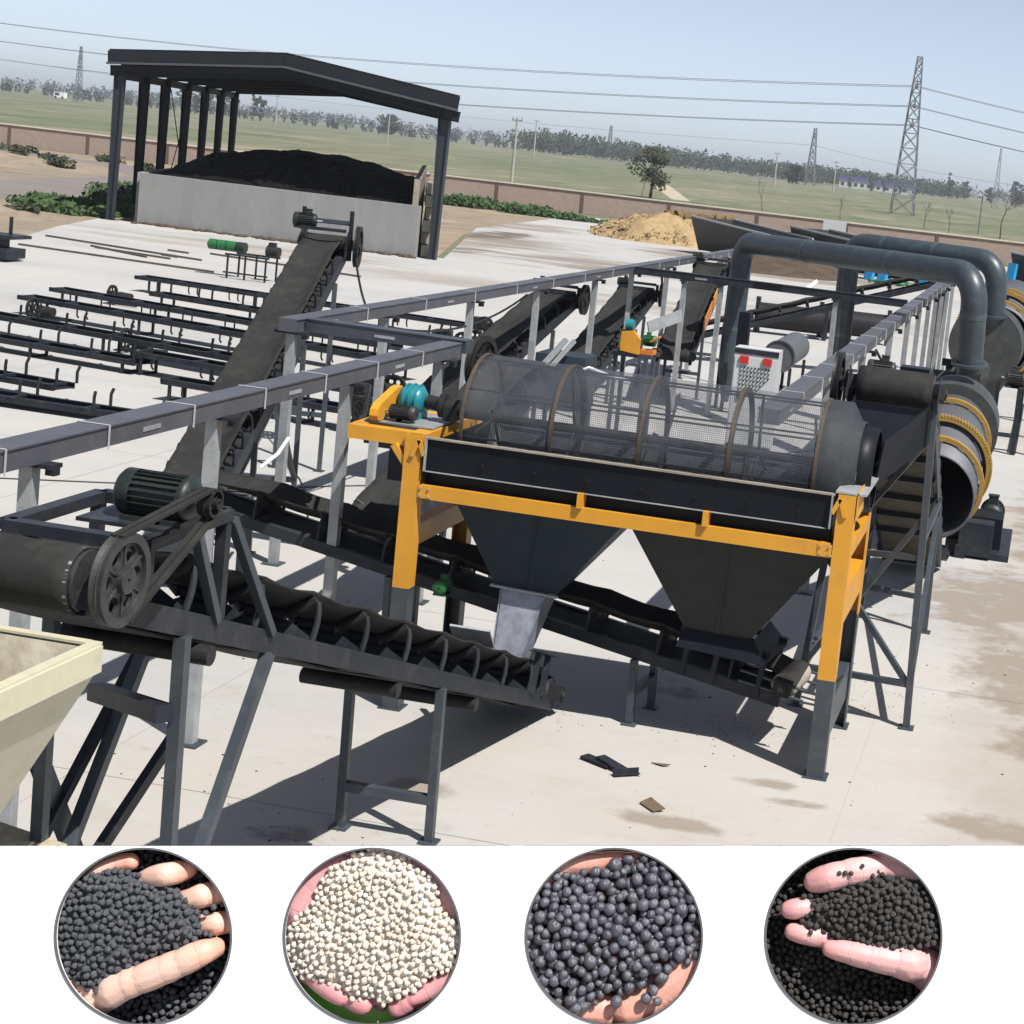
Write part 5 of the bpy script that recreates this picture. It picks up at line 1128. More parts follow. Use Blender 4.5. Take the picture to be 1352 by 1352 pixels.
part('coupling', MB().tube((-5.76, 15.98, 2.82), (-5.58, 15.98, 2.80), .07, None, 20).lathe((-5.62, 15.98, 2.80), (1, 0, 0), [(0, .02), (0, .12), (.05, .12), (.05, .02)], 24, False), 'cast', T)
part('main_bearing', MB().box((-5.50, 16.02, 2.74), (.12, .3, .14)).tube((-5.57, 16.02, 2.78), (-5.42, 16.02, 2.78), .09, None, 20), 'cast', T)
# drum
CY, CZ, RD = 16.04, 2.74, .60; AX = V((1, 0, 0))
part('mesh_drum', MB().lathe((-5.28, CY, CZ), AX, [(0, .52), (.04, .575), (.12, RD), (3.40, RD)], 72), 'screen', T)
for x in (-5.22, -4.36, -3.52, -2.68, -1.88): part('drum_hoop', MB().hoop((x, CY, CZ), AX, RD+.001, .036, .012, 64), 'rust', T)
for x in (-4.80, -3.94, -3.10, -2.28): part('inner_hoop', MB().hoop((x+.42, CY, CZ), AX, RD-.035, .05, .02, 48), 'cast', T)
for k in range(8):
    a = 2*math.pi*k/8+.2; e = V((0, math.cos(a), math.sin(a)))*(RD-.014); part('long_bar', MB().tube((-5.2, CY+e.y, CZ+e.z), (-1.9, CY+e.y, CZ+e.z), .011, None, 6), 'cast', T)
part('centre_shaft', MB().tube((-5.6, CY, CZ), (-1.7, CY, CZ), .045, None, 14), 'cast', T)
for x in (-5.1, -4.3, -3.4, -2.5, -1.95):
    for k in range(3):
        a = 2*math.pi*k/3+x; part('spoke', MB().tube((x, CY, CZ), (x, CY+math.cos(a)*(RD-.02), CZ+math.sin(a)*(RD-.02)), .014, None, 6), 'cast', T)
part('drum_end_cone', MB().lathe((-1.88, CY, CZ), AX, [(0, RD+.004), (.22, RD+.004), (.32, .44), (.36, .44), (.36, .42)], 64), 'drumend', T)
part('feed_collar', MB().lathe((-1.52, CY, CZ), AX, [(0, .40), (.14, .40), (.14, .36)], 40), 'black', T)
# trough around the lower half
part('front_panel', MB().sheet([(XL_+.11, YF-.075, 2.60), (XR_-.11, YF-.075, 2.60), (XR_-.11, YF-.055, 2.30), (XL_+.11, YF-.055, 2.30)], .012), 'black', T)
part('front_lower_panel', MB().sheet([(XL_+.11, YF+.02, 2.31), (XR_-.11, YF+.02, 2.31), (XR_-.11, YF+.05, 2.05), (XL_+.11, YF+.05, 2.05)], .012), 'black', T)
part('panel_edge_highlight', MB().bar((XL_+.11, YF-.075, 2.61), (XR_-.11, YF-.075, 2.61), .045, .018), 'stone', T)  # pale tan strip paints the highlight along the panel's top edge
part('panel_lip', MB().bar((XL_+.13, YF-.06, 2.295), (XR_-.16, YF-.06, 2.295), .03, .008), 'galv', T)
part('back_panel', MB().sheet([(XL_+.11, YB+.03, 2.60), (XR_-.11, YB+.03, 2.60), (XR_-.11, YB-.04, 2.05), (XL_+.11, YB-.04, 2.05)], .012), 'black', T)
for x in (XL_+.13, XR_-.13): part('end_panel', MB().sheet([(x, YF-.03, 2.55), (x, YB-.0, 2.55), (x, YB-.0, 2.05), (x, YF-.03, 2.05)], .012), 'black', T)
part('trough_floor', MB().sheet([(XL_+.15, YF+.06, 2.10), (XL_+.15, YB-.06, 2.10), (XR_-.15, YB-.06, 2.10), (XR_-.15, YF+.06, 2.10)], .01), 'cast', T)
for (y, x) in ((YF-.09, XL_+.13), (YF-.09, XR_-.13)): part('panel_clip', MB().bar((x, y, 2.3), (x, y, 2.62), .015, .03), 'galv', T)
def hopper(x0, x1, y0, y1, z1, a0, a1, b0, b1, z0, mt):
    b = MB(); tp_ = [(x0, y0, z1), (x1, y0, z1), (x1, y1, z1), (x0, y1, z1)]; bt = [(a0, b0, z0), (a1, b0, z0), (a1, b1, z0), (a0, b1, z0)]
    b.add(tp_+bt, [(4, 5, 1, 0), (5, 6, 2, 1), (6, 7, 3, 2), (7, 4, 0, 3)])
    o = part('hopper', b, mt, T); md = o.modifiers.new('thickness', 'SOLIDIFY'); md.thickness = .012
    return o
h1 = hopper(-5.18, -3.56, YF+.06, YB-.1, 2.04, -4.80, -4.20, 15.62, 16.1, 1.22, 'hopper')
h2 = hopper(-3.50, -1.62, YF+.06, YB-.1, 2.04, -2.94, -2.32, 15.66, 16.3, 1.06, 'hopper2')
for (hx0_, hx1_, b0_, b1_, zb_) in ((-5.18, -3.56, -4.80, -4.20, 1.22), (-3.50, -1.62, -2.94, -2.32, 1.06)):
    for f_ in (.5,):
        a_ = V((hx0_*(1-f_)+hx1_*f_, YF+.055, 2.03)); c_ = V((b0_*(1-f_)+b1_*f_, 15.61, zb_+.02)); part('weld_seam', MB().bar(a_, c_, .012, .006, up=V((0, -1, 0))), 'hopper', T)
part('chute', MB().sheet([(-4.72, 15.60, 1.22), (-4.32, 15.60, 1.18), (-4.45, 15.42, .56), (-4.70, 15.42, .54)], .012).sheet([(-4.31, 15.60, 1.2), (-4.45, 15.42, .56), (-4.45, 15.62, .46), (-4.28, 15.95, 1.2)], .012).sheet([(-4.73, 15.6, 1.2), (-4.73, 15.95, 1.2), (-4.72, 15.62, .46), (-4.71, 15.42, .54)], .012), 'zinc', T)
part('chute_lip', MB().bar((-4.84, 15.60, 1.225), (-4.18, 15.60, 1.20), .05, .02), 'galv', T)
part('outlet_skirt', MB().sheet([(-2.96, 15.64, 1.08), (-2.28, 15.64, 1.06), (-2.16, 15.56, .86), (-3.0, 15.56, .92)], .012).sheet([(-2.29, 15.64, 1.06), (-2.16, 15.56, .86), (-2.06, 16.4, .86), (-2.26, 16.35, 1.08)], .012), 'black', T)

# ------------------------------------------------------------------ cream hopper at the lower left
H = thing('cream_hopper', 'cream painted hopper with dusty inside at the lower left corner', 'hopper', (-5.4, 6.6, 0))
hx1, hx0, hy1, hy0, hz = -3.93, -6.0, 7.0, 4.9, 2.99
ring_in = .05
part('rim_band', MB().sheet([(hx1, hy0, hz), (hx1, hy1, hz), (hx1, hy1, hz-.12), (hx1, hy0, hz-.12)], -.02).sheet([(hx0, hy1, hz), (hx1, hy1, hz), (hx1, hy1, hz-.12), (hx0, hy1, hz-.12)], .02), 'cream', H)
part('rim_top', MB().bar((hx1-.02, hy0, hz+.004), (hx1-.02, hy1+.02, hz+.004), .05, .012).bar((hx0, hy1, hz+.004), (hx1-.046, hy1, hz+.004), .05, .012), 'cream', H)
hb = [(-5.3, 5.5, 1.5), (-4.5, 5.5, 1.5), (-4.5, 6.4, 1.5), (-5.3, 6.4, 1.5)]; zz = hz-.122
part('body', MB().add([(hx0, hy0, zz), (hx1-.006, hy0, zz), (hx1-.006, hy1+.006, zz), (hx0, hy1+.006, zz)]+hb, [(4, 5, 1, 0), (5, 6, 2, 1), (6, 7, 3, 2), (7, 4, 0, 3)]), 'cream', H)
i_ = .03
part('lining', MB().add([(hx0+i_, hy0, hz-.01), (hx1-i_, hy0, hz-.01), (hx1-i_, hy1-i_, hz-.01), (hx0+i_, hy1-i_, hz-.01), (-5.3, 5.52, 1.7), (-4.54, 5.52, 1.7), (-4.54, 6.34, 1.7), (-5.3, 6.34, 1.7)], [(0, 1, 5, 4), (1, 2, 6, 5), (2, 3, 7, 6), (3, 0, 4, 7), (4, 5, 6, 7)]), 'creamin', H)
for (x, y) in ((-4.75, 6.2), (-5.2, 6.2), (-4.75, 5.6), (-5.2, 5.6)): part('leg', MB().bar((x, y, 0), (x, y, 1.6), .1, .1, up=V((1, 0, 0))), 'steelblue', H)
part('dusty_ledge', MB().sheet([(-5.9, 7.66, 1.5), (-4.62, 7.66, 1.5), (-4.68, 8.16, 1.5), (-5.14, 8.28, 1.5), (-5.9, 8.3, 1.5)], -.06), 'ledge', H)
# braced trestle seen under the nearest conveyor
t = thing('trestle', 'dark crossed steel braces under the head of the nearest conveyor', 'trestle', (-4.9, 8.6, 0))
part('brace', MB().bar((-4.9, 9.25, 2.30), (-4.9, 6.65, .02), .055, .055, up=V((1, 0, 0))), 'steel', t)
part('brace', MB().bar((-4.93, 8.12, 2.10), (-4.93, 9.42, .02), .11, .05, up=V((1, 0, 0))), 'steelblue', t)
part('brace', MB().bar((-4.84, 9.55, 1.62), (-4.84, 6.9, .2), .08, .05, up=V((1, 0, 0))), 'steel', t)
part('tie_bar', MB().bar((-4.86, 8.65, 2.16), (-4.15, 8.07, 2.32), .09, .09), 'steel', t)
# debris on the concrete
solo('steel_plate', MB().box((-3.42, 14.68, .03), (.33, .11, .016), Matrix.Rotation(-.5, 3, 'Z')), 'steel', 'dark steel strip lying under another on the front concrete', 'steel plate')
solo('steel_plate', MB().box((-3.28, 14.62, .055), (.31, .10, .016), Matrix.Rotation(-.62, 3, 'Z') @ Matrix.Rotation(.06, 3, 'Y')), 'steel', 'dark steel strip lying on top of another on the front concrete', 'steel plate')
solo('short_angle', MB().angle((-3.22, 14.44, .02), (-3.02, 14.58, .02), .05), 'steel', 'short steel angle offcut at the end of the dark strips', 'steel offcut')
solo('cardboard', MB().sheet([(-2.84, 13.9, .012), (-2.69, 13.75, .012), (-2.60, 13.81, .03), (-2.76, 13.96, .05)], .01), 'wood', 'small brown cardboard scrap on the front concrete', 'cardboard')
solo('metal_scrap', MB().sheet([(-2.98, 14.9, .01), (-2.86, 14.86, .01), (-2.80, 14.9, .02)], .008), 'rod', 'tiny brown scrap beside the dark steel strips', 'scrap')
b = MB(); rng = random.Random(31)
for _ in range(260):
    x = rng.uniform(-7.5, .8); y = rng.uniform(11.5, 24); r = .004+.009*rng.random()**3; b.ball((x, y, r*.5), r, 1, (1.3, 1, .7))
sp_ = MB(); rng = random.Random(77)
for (x, y, sd, n_) in ((-4.5, 15.9, .35, 120), (-2.6, 16.2, .35, 130), (-1.6, 17.8, .5, 90), (-5.2, 12.0, .35, 60)):
    for _ in range(n_): sp_.ball((rng.gauss(x, sd), rng.gauss(y, sd*.7), .008), rng.uniform(.003, .006), 1)
solo('spilled_pellets', sp_, 'gran4', 'dark pellets spilled on the concrete under the conveyors', 'pellets', kind='stuff')
solo('grit', b, 'soil', 'scattered small brown grit over the front concrete', 'grit', kind='stuff')
# ------------------------------------------------------------------ added white board standing in for the collage strip and its four insets
BQ = V((-0.37251, 1.32613, 4.83216)); BR = V((0.98143, 0.15578, 0.11194)); BN = V((0.10582, -0.92639, 0.36138))  # added board: pose worked out from the camera view, tilted to catch sun
BV = BN.cross(BR).normalized(); BR = BV.cross(BN).normalized()
DR = .0692                                       # windows: centre and two half-axes on the board, slightly oval
DC = [(-0.29356, -0.06929), (-0.10958, -0.06929), (0.08505, -0.06929), (0.27756, -0.06929)]
DA = [((0.07067, 0.0), (-0.00641, 0.06727)), ((0.07067, -0.0), (-0.00412, 0.06727)), ((0.07067, -0.0), (-0.00171, 0.06727)), ((0.07067, -0.0), (0.00068, 0.06727))]
def bp(u, v, w=0): return BQ+BR*u+BV*v+BN*w
def wa(i, x, y):                                  # unit-circle coordinates of window i to board coordinates
    (ax, ay), (bx, by) = DA[i]; return DC[i][0]+ax*x+bx*y, DC[i][1]+ay*x+by*y
DB = thing('collage_strip_board', 'added white board with four round windows in place of the collage strip', 'display board', bp(0, -.2, -.05))
b = MB(); T_ = .004; top_, bot_ = 0.0, -.2; NS = 96
cuts = [-.46, (DC[0][0]+DC[1][0])/2, (DC[1][0]+DC[2][0])/2, (DC[2][0]+DC[3][0])/2, .46]
for i, (cu, cv) in enumerate(DC):
    x0, x1 = cuts[i], cuts[i+1]; cir = []; out = []
    for k in range(NS):
        a = 2*math.pi*k/NS; c_, s_ = math.cos(a), math.sin(a); cir.append(wa(i, c_, s_)); px_, py_ = cir[-1]; c_, s_ = px_-cu, py_-cv; q = math.hypot(c_, s_); c_ /= q; s_ /= q
        tx = ((x1-cu)/c_ if c_ > 1e-6 else (x0-cu)/c_ if c_ < -1e-6 else 1e9); ty = ((top_-cv)/s_ if s_ > 1e-6 else (bot_-cv)/s_ if s_ < -1e-6 else 1e9)
        q = min(tx, ty); out.append((cu+q*c_, cv+q*s_))
    for (x, y) in ((x0, top_), (x1, top_), (x0, bot_), (x1, bot_)):        # snap the nearest ray to each corner
        j = min(range(NS), key=lambda k: (out[k][0]-x)**2+(out[k][1]-y)**2); out[j] = (x, y)
    for w in (0, -T_):
        vs = [bp(x, y, w) for x, y in cir]+[bp(x, y, w) for x, y in out]
        b.add(vs, [(k, (k+1) % NS, (k+1) % NS+NS, k+NS) for k in range(NS)])
    vs = [bp(x, y, 0) for x, y in cir]+[bp(x, y, -T_) for x, y in cir]
    b.add(vs, [(k, (k+1) % NS, (k+1) % NS+NS, k+NS) for k in range(NS)])
for (p, q) in (((-.46, top_), (.46, top_)), ((-.46, bot_), (.46, bot_)), ((-.46, top_), (-.46, bot_)), ((.46, top_), (.46, bot_))):
    b.quad(bp(*p, 0), bp(*q, 0), bp(*q, -T_), bp(*p, -T_))
part('panel', b, 'panelw', DB)
for cu, cv in DC:
    i = DC.index((cu, cv)); rb = MB(); vs = []
    for k in range(96):
        a = 2*math.pi*k/96
        for (f_, w) in ((.991, -.0005), (.991, .0012), (1.013, .0012), (1.013, .0002)): vs.append(bp(*wa(i, f_*math.cos(a), f_*math.sin(a)), w))
    rb.add(vs, [(k*4+j, k*4+(j+1) % 4, ((k+1) % 96)*4+(j+1) % 4, ((k+1) % 96)*4+j) for k in range(96) for j in range(4)]); part('rim', rb, 'rim', DB)
    e = .084; tb = MB(); fr_ = [bp(cu-e, cv-e*.93, -T_-.0006), bp(cu+e, cv-e*.93, -T_-.0006), bp(cu+e, cv+.069, -T_-.0006), bp(cu-e, cv+.069, -T_-.0006)]; bk = [p-BN*.075 for p in fr_]
    tb.add(fr_+bk, [(0, 1, 5, 4), (1, 2, 6, 5), (2, 3, 7, 6), (3, 0, 4, 7), (4, 5, 6, 7)])
    part('tray', tb, 'dkplastic', DB)
for u in (-.19, .18):
    p = bp(u, -.19, -.03); part('post', MB().bar((p.x, p.y, 0), (p.x, p.y, p.z), .04, .04, up=V((1, 0, 0))), 'steel', DB)  # unseen posts, added to carry the made-up board

def P2(i, x, y, w):            # window coordinates (enlarged-picture units, radius 605) to a point on the board
    cu, cv = DC[i]; c = WC[i]; return bp(*wa(i, (x-c[0])/605, (c[1]-y)/605), w*DR)
WC = [(672, 675), (683, 672), (672, 675), (660, 670)]
def rho(i, x, y): return math.hypot(x-WC[i][0], y-WC[i][1])/605
def hand(i, label, mt, chains, group=None, vox=.00085):
    bm = bmesh.new(); tips = []; folds = []; dep = bpy.context.evaluated_depsgraph_get()
    def fixw(x, y, w, r):
        y = max(y, WC[i][1]-605*.985+r*605*.95)
        q = max(0, min(1, (rho(i, x, y)-.62)/max(.08, .36-r*.7))); q = q*q*(3-2*q); return y, min(w, .10*(1-q)+(-r-.08)*q)
    for ch in chains:
        if len(ch) > 2 and ch[-1][3] < .19:
            P_ = []
            for (x, y, w, r) in ch: y, w = fixw(x, y, w, r); P_.append((P2(i, x, y, w), r*DR))
            tips.append(P_[-1]); m_ = len(P_)
            for k in range(1, m_-1): folds.append((P_[k][0], (P_[k+1][0]-P_[k-1][0]).normalized(), P_[k][1]))
        for a, c in zip(ch, ch[1:]+ch[-1:]):
            n = max(1, int(math.hypot(a[0]-c[0], a[1]-c[1])/605/(min(a[3], c[3])*.22)))
            for k in range(n):
                t = k/n; x, y, w, r = [a[j]*(1-t)+c[j]*t for j in range(4)]
                r *= (.972+.05*math.sin(math.pi*t)) if r < .2 else 1
                y, w = fixw(x, y, w, r)
                p = P2(i, x, y, w); g = bmesh.ops.create_icosphere(bm, subdivisions=2, radius=r*DR)
                for v in g['verts']: v.co += p
    me = bpy.data.meshes.new('hand'); bm.to_mesh(me); bm.free()
    o = bpy.data.objects.new('hand', me); COL.objects.link(o)
    m = o.modifiers.new('r', 'REMESH'); m.mode = 'VOXEL'; m.voxel_size = vox; m.use_smooth_shade = True
    s = o.modifiers.new('s', 'SMOOTH'); s.factor = .5; s.iterations = 12
    bpy.context.view_layer.update(); dg = bpy.context.evaluated_depsgraph_get()
    nm = bpy.data.meshes.new_from_object(o.evaluated_get(dg)); o.modifiers.clear(); o.data = nm; bpy.data.meshes.remove(me)
    blush = []; crease = []
    for v in nm.vertices:
        p = v.co; f = 0; cs = 0
        for (tp_, r_) in tips: f = max(f, 1-(p-tp_).length/(r_*2.6))
        for (q, d_, r_) in folds:
            e = p-q; al = e.dot(d_); rd = (e-d_*al).length
            if rd < r_*1.15:
                for o_, wd, am in ((0, .00055, 1.0), (.0022, .0004, .55)):
                    w_ = max(0, 1-abs(al-o_+.25*rd*math.sin(rd*900))/wd)*am
                    if w_ > cs: cs = w_
        blush.append(max(0, f)); crease.append(cs)
    no = [v.normal.copy() for v in nm.vertices]
    for k, v in enumerate(nm.vertices): v.co -= no[k]*.00035*crease[k]
    for nm_, dat in (('blush', blush), ('crease', crease)): nm.attributes.new(nm_, 'FLOAT', 'POINT').data.foreach_set('value', dat)
    org = P2(i, *WC[i], -.3); nm.transform(Matrix.Translation(-org)); o.location = org
    nm.materials.clear(); nm.materials.append(M[mt]); nm['skip'] = 1
    for p in nm.polygons: p.use_smooth = True
    return tag(o, label, 'hand', group)
hand(0, 'cupped hand holding a heap of charcoal pellets in the first round window', 'skin1', [
    [(150, 430, -.42, .14), (330, 225, -.14, .115), (470, 175, -.06, .118), (548, 165, -.05, .105)],
    [(420, 420, -.45, .14), (690, 275, -.14, .13), (840, 250, -.02, .145), (925, 222, -.02, .125), (955, 212, -.02, .105)],
    [(700, 520, -.45, .14), (980, 425, -.14, .135), (1110, 385, -.10, .15), (1250, 350, -.2, .135)],
    [(800, 620, -.45, .14), (1100, 605, -.15, .125), (1200, 590, -.13, .145), (1330, 560, -.2, .14)],
    [(60, 1260, -.4, .26), (330, 1110, -.16, .20), (540, 1010, -.08, .185), (620, 985, -.06, .172), (800, 915, -.02, .178), (920, 865, -.01, .166), (1040, 810, .0, .165), (1145, 765, -.03, .125)],
    [(-60, 1200, -.68, .40), (200, 900, -.66, .34), (450, 800, -.68, .32), (700, 650, -.68, .28), (900, 600, -.60, .2)],
    [(250, 500, -.66, .26), (500, 550, -.68, .28), (800, 480, -.62, .2)], [(120, 1060, -.25, .2), (330, 1090, -.2, .18)]])
hand(1, 'left palm and fingers cupping cream pellets in the second round window', 'skin2', [
    [(60, 760, -.5, .2), (140, 500, -.28, .20), (240, 330, -.24, .22), (380, 160, -.26, .20), (520, 40, -.3, .16)],
    [(100, 880, -.4, .14), (250, 965, -.12, .13), (380, 1050, -.08, .125), (455, 1100, -.08, .10)],
    [(320, 960, -.4, .14), (520, 1120, -.17, .12), (600, 1150, -.14, .125)],
    [(500, 960, -.5, .12), (690, 1100, -.24, .10), (712, 1120, -.22, .085)], [(400, 820, -.6, .14), (640, 1040, -.4, .11), (700, 1170, -.33, .075)],
    [(150, 700, -.58, .3), (400, 600, -.6, .35), (500, 850, -.62, .25)]], 'hands holding cream pellets')
hand(1, 'right palm and fingers cupping cream pellets in the second round window', 'skin2', [
    [(1320, 760, -.5, .2), (1250, 520, -.28, .19), (1160, 330, -.24, .2), (1020, 170, -.26, .18), (880, 40, -.3, .16)],
    [(1330, 860, -.4, .14), (1150, 1000, -.12, .125), (1020, 1075, -.10, .115), (950, 1110, -.10, .09)],
    [(1050, 980, -.45, .14), (880, 1150, -.16, .13), (835, 1175, -.14, .13)],
    [(1100, 900, -.55, .12), (960, 1100, -.3, .1), (985, 1150, -.28, .09)], [(900, 900, -.62, .14), (800, 1050, -.45, .11), (770, 1120, -.4, .09)],
    [(1200, 700, -.58, .3), (950, 600, -.6, .35), (900, 850, -.62, .25)]], 'hands holding cream pellets')
hand(2, 'open palm holding large grey granules in the third round window', 'skin3', [
    [(60, 330, -.4, .2), (300, 190, -.10, .16), (470, 140, -.06, .165), (620, 85, -.1, .14), (760, 10, -.25, .12)],
    [(700, 300, -.5, .16), (790, 130, -.2, .14), (830, 20, -.2, .13)], [(900, 300, -.5, .16), (1010, 130, -.28, .14), (1060, 20, -.25, .13)],
    [(1000, 400, -.5, .16), (1190, 260, -.32, .13), (1300, 200, -.3, .12)], [(500, 400, -.55, .16), (640, 200, -.3, .14), (690, 60, -.3, .13)],
    [(1330, 520, -.4, .2), (1230, 700, -.30, .20), (1200, 860, -.28, .24), (1050, 1010, -.26, .28), (880, 1130, -.28, .27), (760, 1190, -.28, .24)],
    [(300, 1260, -.35, .26), (450, 1190, -.32, .24), (560, 1200, -.31, .22)],
    [(350, 800, -.80, .4), (700, 700, -.86, .45), (950, 800, -.78, .4), (650, 1000, -.72, .35), (400, 500, -.78, .3)]])
hand(3, 'pink hand holding brown black pellets in the fourth round window', 'skin4', [
    [(1350, 330, -.45, .24), (1120, 230, -.2, .20), (900, 195, -.12, .175), (700, 220, -.06, .165), (600, 240, -.05, .155), (480, 272, -.02, .165), (390, 298, -.02, .14)],
    [(1300, 230, -.3, .14), (1080, 170, -.12, .11), (930, 125, -.14, .075), (830, 85, -.2, .06)],
    [(650, 520, -.5, .14), (390, 470, -.16, .12), (270, 488, -.10, .128), (215, 495, -.11, .112)],
    [(650, 650, -.5, .14), (480, 690, -.16, .125), (350, 675, -.10, .118), (240, 648, -.11, .105)],
    [(1350, 1040, -.4, .30), (1150, 890, -.16, .24), (960, 850, -.10, .185), (760, 815, -.04, .155), (620, 785, -.02, .135), (500, 762, -.02, .105)],
    [(1350, 700, -.68, .40), (1050, 650, -.72, .36), (800, 560, -.70, .28), (640, 560, -.64, .2)], [(1200, 420, -.66, .3), (900, 400, -.64, .24)]])

ICO = {}
def ico(sub):
    if sub not in ICO:
        bm = bmesh.new(); bmesh.ops.create_icosphere(bm, subdivisions=sub, radius=1); ICO[sub] = ([v.co.copy() for v in bm.verts], [tuple(v.index for v in f.verts) for f in bm.faces]); bm.free()
    return ICO[sub]
def inside(x, y, pl):
    r = False; j = len(pl)-1
    for i in range(len(pl)):
        if (pl[i][1] > y) != (pl[j][1] > y) and x < (pl[j][0]-pl[i][0])*(y-pl[i][1])/(pl[j][1]-pl[i][1])+pl[i][0]: r = not r
        j = i
    return r
def edist(x, y, pl):
    best = 1e9
    for i in range(len(pl)):
        ax, ay = pl[i-1]; bx, by = pl[i]; dx, dy = bx-ax, by-ay; t = max(0, min(1, ((x-ax)*dx+(y-ay)*dy)/(dx*dx+dy*dy)))
        best = min(best, math.hypot(x-ax-dx*t, y-ay-dy*t))
    return best/605
def scatter(rng, i, ok, r0, r1, sep, tries):
    """dart throwing with a grid, in window units"""
    cell = sep*r1*1.0; grid = {}; out = []
    for _ in range(tries):
        x = WC[i][0]+rng.uniform(-1.14, 1.14)*605; y = WC[i][1]+rng.uniform(-1.0, 1.12)*605
        if not ok(x, y): continue
        r = rng.triangular(r0, r1, r0*.55+r1*.45); u, v = x/605, y/605; gx, gy = int(u/cell), int(v/cell); good = True
        for a in (-2, -1, 0, 1, 2):
            for c in (-2, -1, 0, 1, 2):
                for (pu, pv, pr) in grid.get((gx+a, gy+c), ()):
                    if (pu-u)**2+(pv-v)**2 < (sep*.5*(pr+r))**2: good = False; break
                if not good: break
            if not good: break
        if good: grid.setdefault((gx, gy), []).append((u, v, r)); out.append((x, y, r))
    return out
def heap_height(i, pl, w0, dome):
    def f(x, y):
        h = w0+dome*(1-math.exp(-edist(x, y, pl)/.16)); return min(h, .55*(1-rho(i, x, y))-.09)
    return f
def pellets(i, label, mt, pl, r0, r1, w0, dome, seed, sub=1, bed=None, extra=()):
    rng = random.Random(seed); vs0, fs0 = ico(sub); mb_ = MB(); f = heap_height(i, pl, w0, dome); sph = []
    for lay, (drop, sep) in enumerate(((0, 1.66), (.75, 1.5), (1.5, 1.4), (2.3, 1.3))):
        for (x, y, r) in scatter(rng, i, lambda x, y: inside(x, y, pl) and (lay == 0 or edist(x, y, pl) > .03), r0, r1, sep, 9000): sph.append((x, y, f(x, y)-drop*r*1.5+rng.uniform(-.25, .3)*r, r))
    if bed is not None:
        for drop, sep in ((0, 1.62), (1.3, 1.5)):
            for (x, y, r) in scatter(rng, i, lambda x, y: not inside(x, y, pl), r0*.95, r1*.95, sep, 9000): sph.append((x, y, bed-drop*r+rng.uniform(-.5, .5)*r, r))
    for (x, y, w, r) in list(extra): sph.append((x, y, w, r))
    for (x, y, w, r) in sph:
        c = P2(i, x, y, w); q = (rng.uniform(.9, 1.08), rng.uniform(.9, 1.08), rng.uniform(.9, 1.08)); R3 = Matrix.Rotation(rng.uniform(0, 6), 3, (rng.random(), rng.random(), 1))
        mb_.add([c+R3 @ V((p.x*q[0], p.y*q[1], p.z*q[2]))*r*DR for p in vs0], fs0, True)
    G = 46; idx = {}; vv = []; ff = []
    for a in range(G):
        for c_ in range(G):
            x = WC[i][0]+(-1.12+2.24*a/(G-1))*605; y = WC[i][1]+(-1.0+2.1*c_/(G-1))*605
            if inside(x, y, pl): idx[(a, c_)] = len(vv); vv.append(P2(i, x, y, f(x, y)-(r0+r1)*.45))
    for (a, c_) in idx:
        k4 = [(a, c_), (a+1, c_), (a+1, c_+1), (a, c_+1)]
        if all(q in idx for q in k4): ff.append(tuple(idx[q] for q in k4))
    mb_.add(vv, ff, True)
    o = solo('pellets', mb_, mt, label, 'pellets', None, 'stuff', P2(i, *WC[i], -.2)); o.data['skip'] = 1; return o
pellets(0, 'charcoal pellets heaped in and under the hand in the first round window', 'gran1',
    [(230, 300), (330, 225), (470, 215), (600, 235), (720, 290), (870, 345), (960, 400), (1060, 530), (1050, 640), (1060, 690), (950, 740), (800, 790), (650, 860), (540, 960), (400, 980), (340, 1075), (200, 1020), (30, 850), (-20, 600), (60, 420)],
    .036, .052, -.07, .16, 1, bed=-.36, extra=[(1150, 480, -.03, .042), (1205, 462, -.08, .036), (1100, 520, 0, .04), (1100, 665, 0, .035), (1130, 672, -.02, .035)])
pellets(1, 'cream white pellets heaped on two palms in the second round window', 'gran2',
    [(370, 200), (520, 110), (650, 50), (900, 90), (1020, 220), (1120, 300), (1150, 480), (1270, 600), (1320, 700), (1240, 900), (1100, 950), (980, 1050), (850, 1110), (750, 1160), (680, 1110), (530, 1130), (430, 1050), (280, 980), (150, 960), (50, 800), (50, 650), (170, 520), (240, 440), (300, 340)],
    .030, .050, -.06, .15, 2)
pellets(3, 'brown black pellets heaped in and under the hand in the fourth round window', 'gran4',
    [(560, 320), (700, 250), (760, 200), (880, 245), (1000, 275), (1130, 290), (1320, 500), (1320, 740), (1100, 760), (990, 850), (840, 830), (720, 790), (600, 740), (480, 700), (420, 640), (350, 650), (280, 600), (350, 520), (340, 440), (300, 390), (440, 390)],
    .032, .050, -.06, .15, 3, bed=-.36, extra=[(560, 235, .13, .032), (600, 235, .12, .034), (640, 238, .12, .032), (720, 185, .1, .03), (365, 650, .02, .033)])
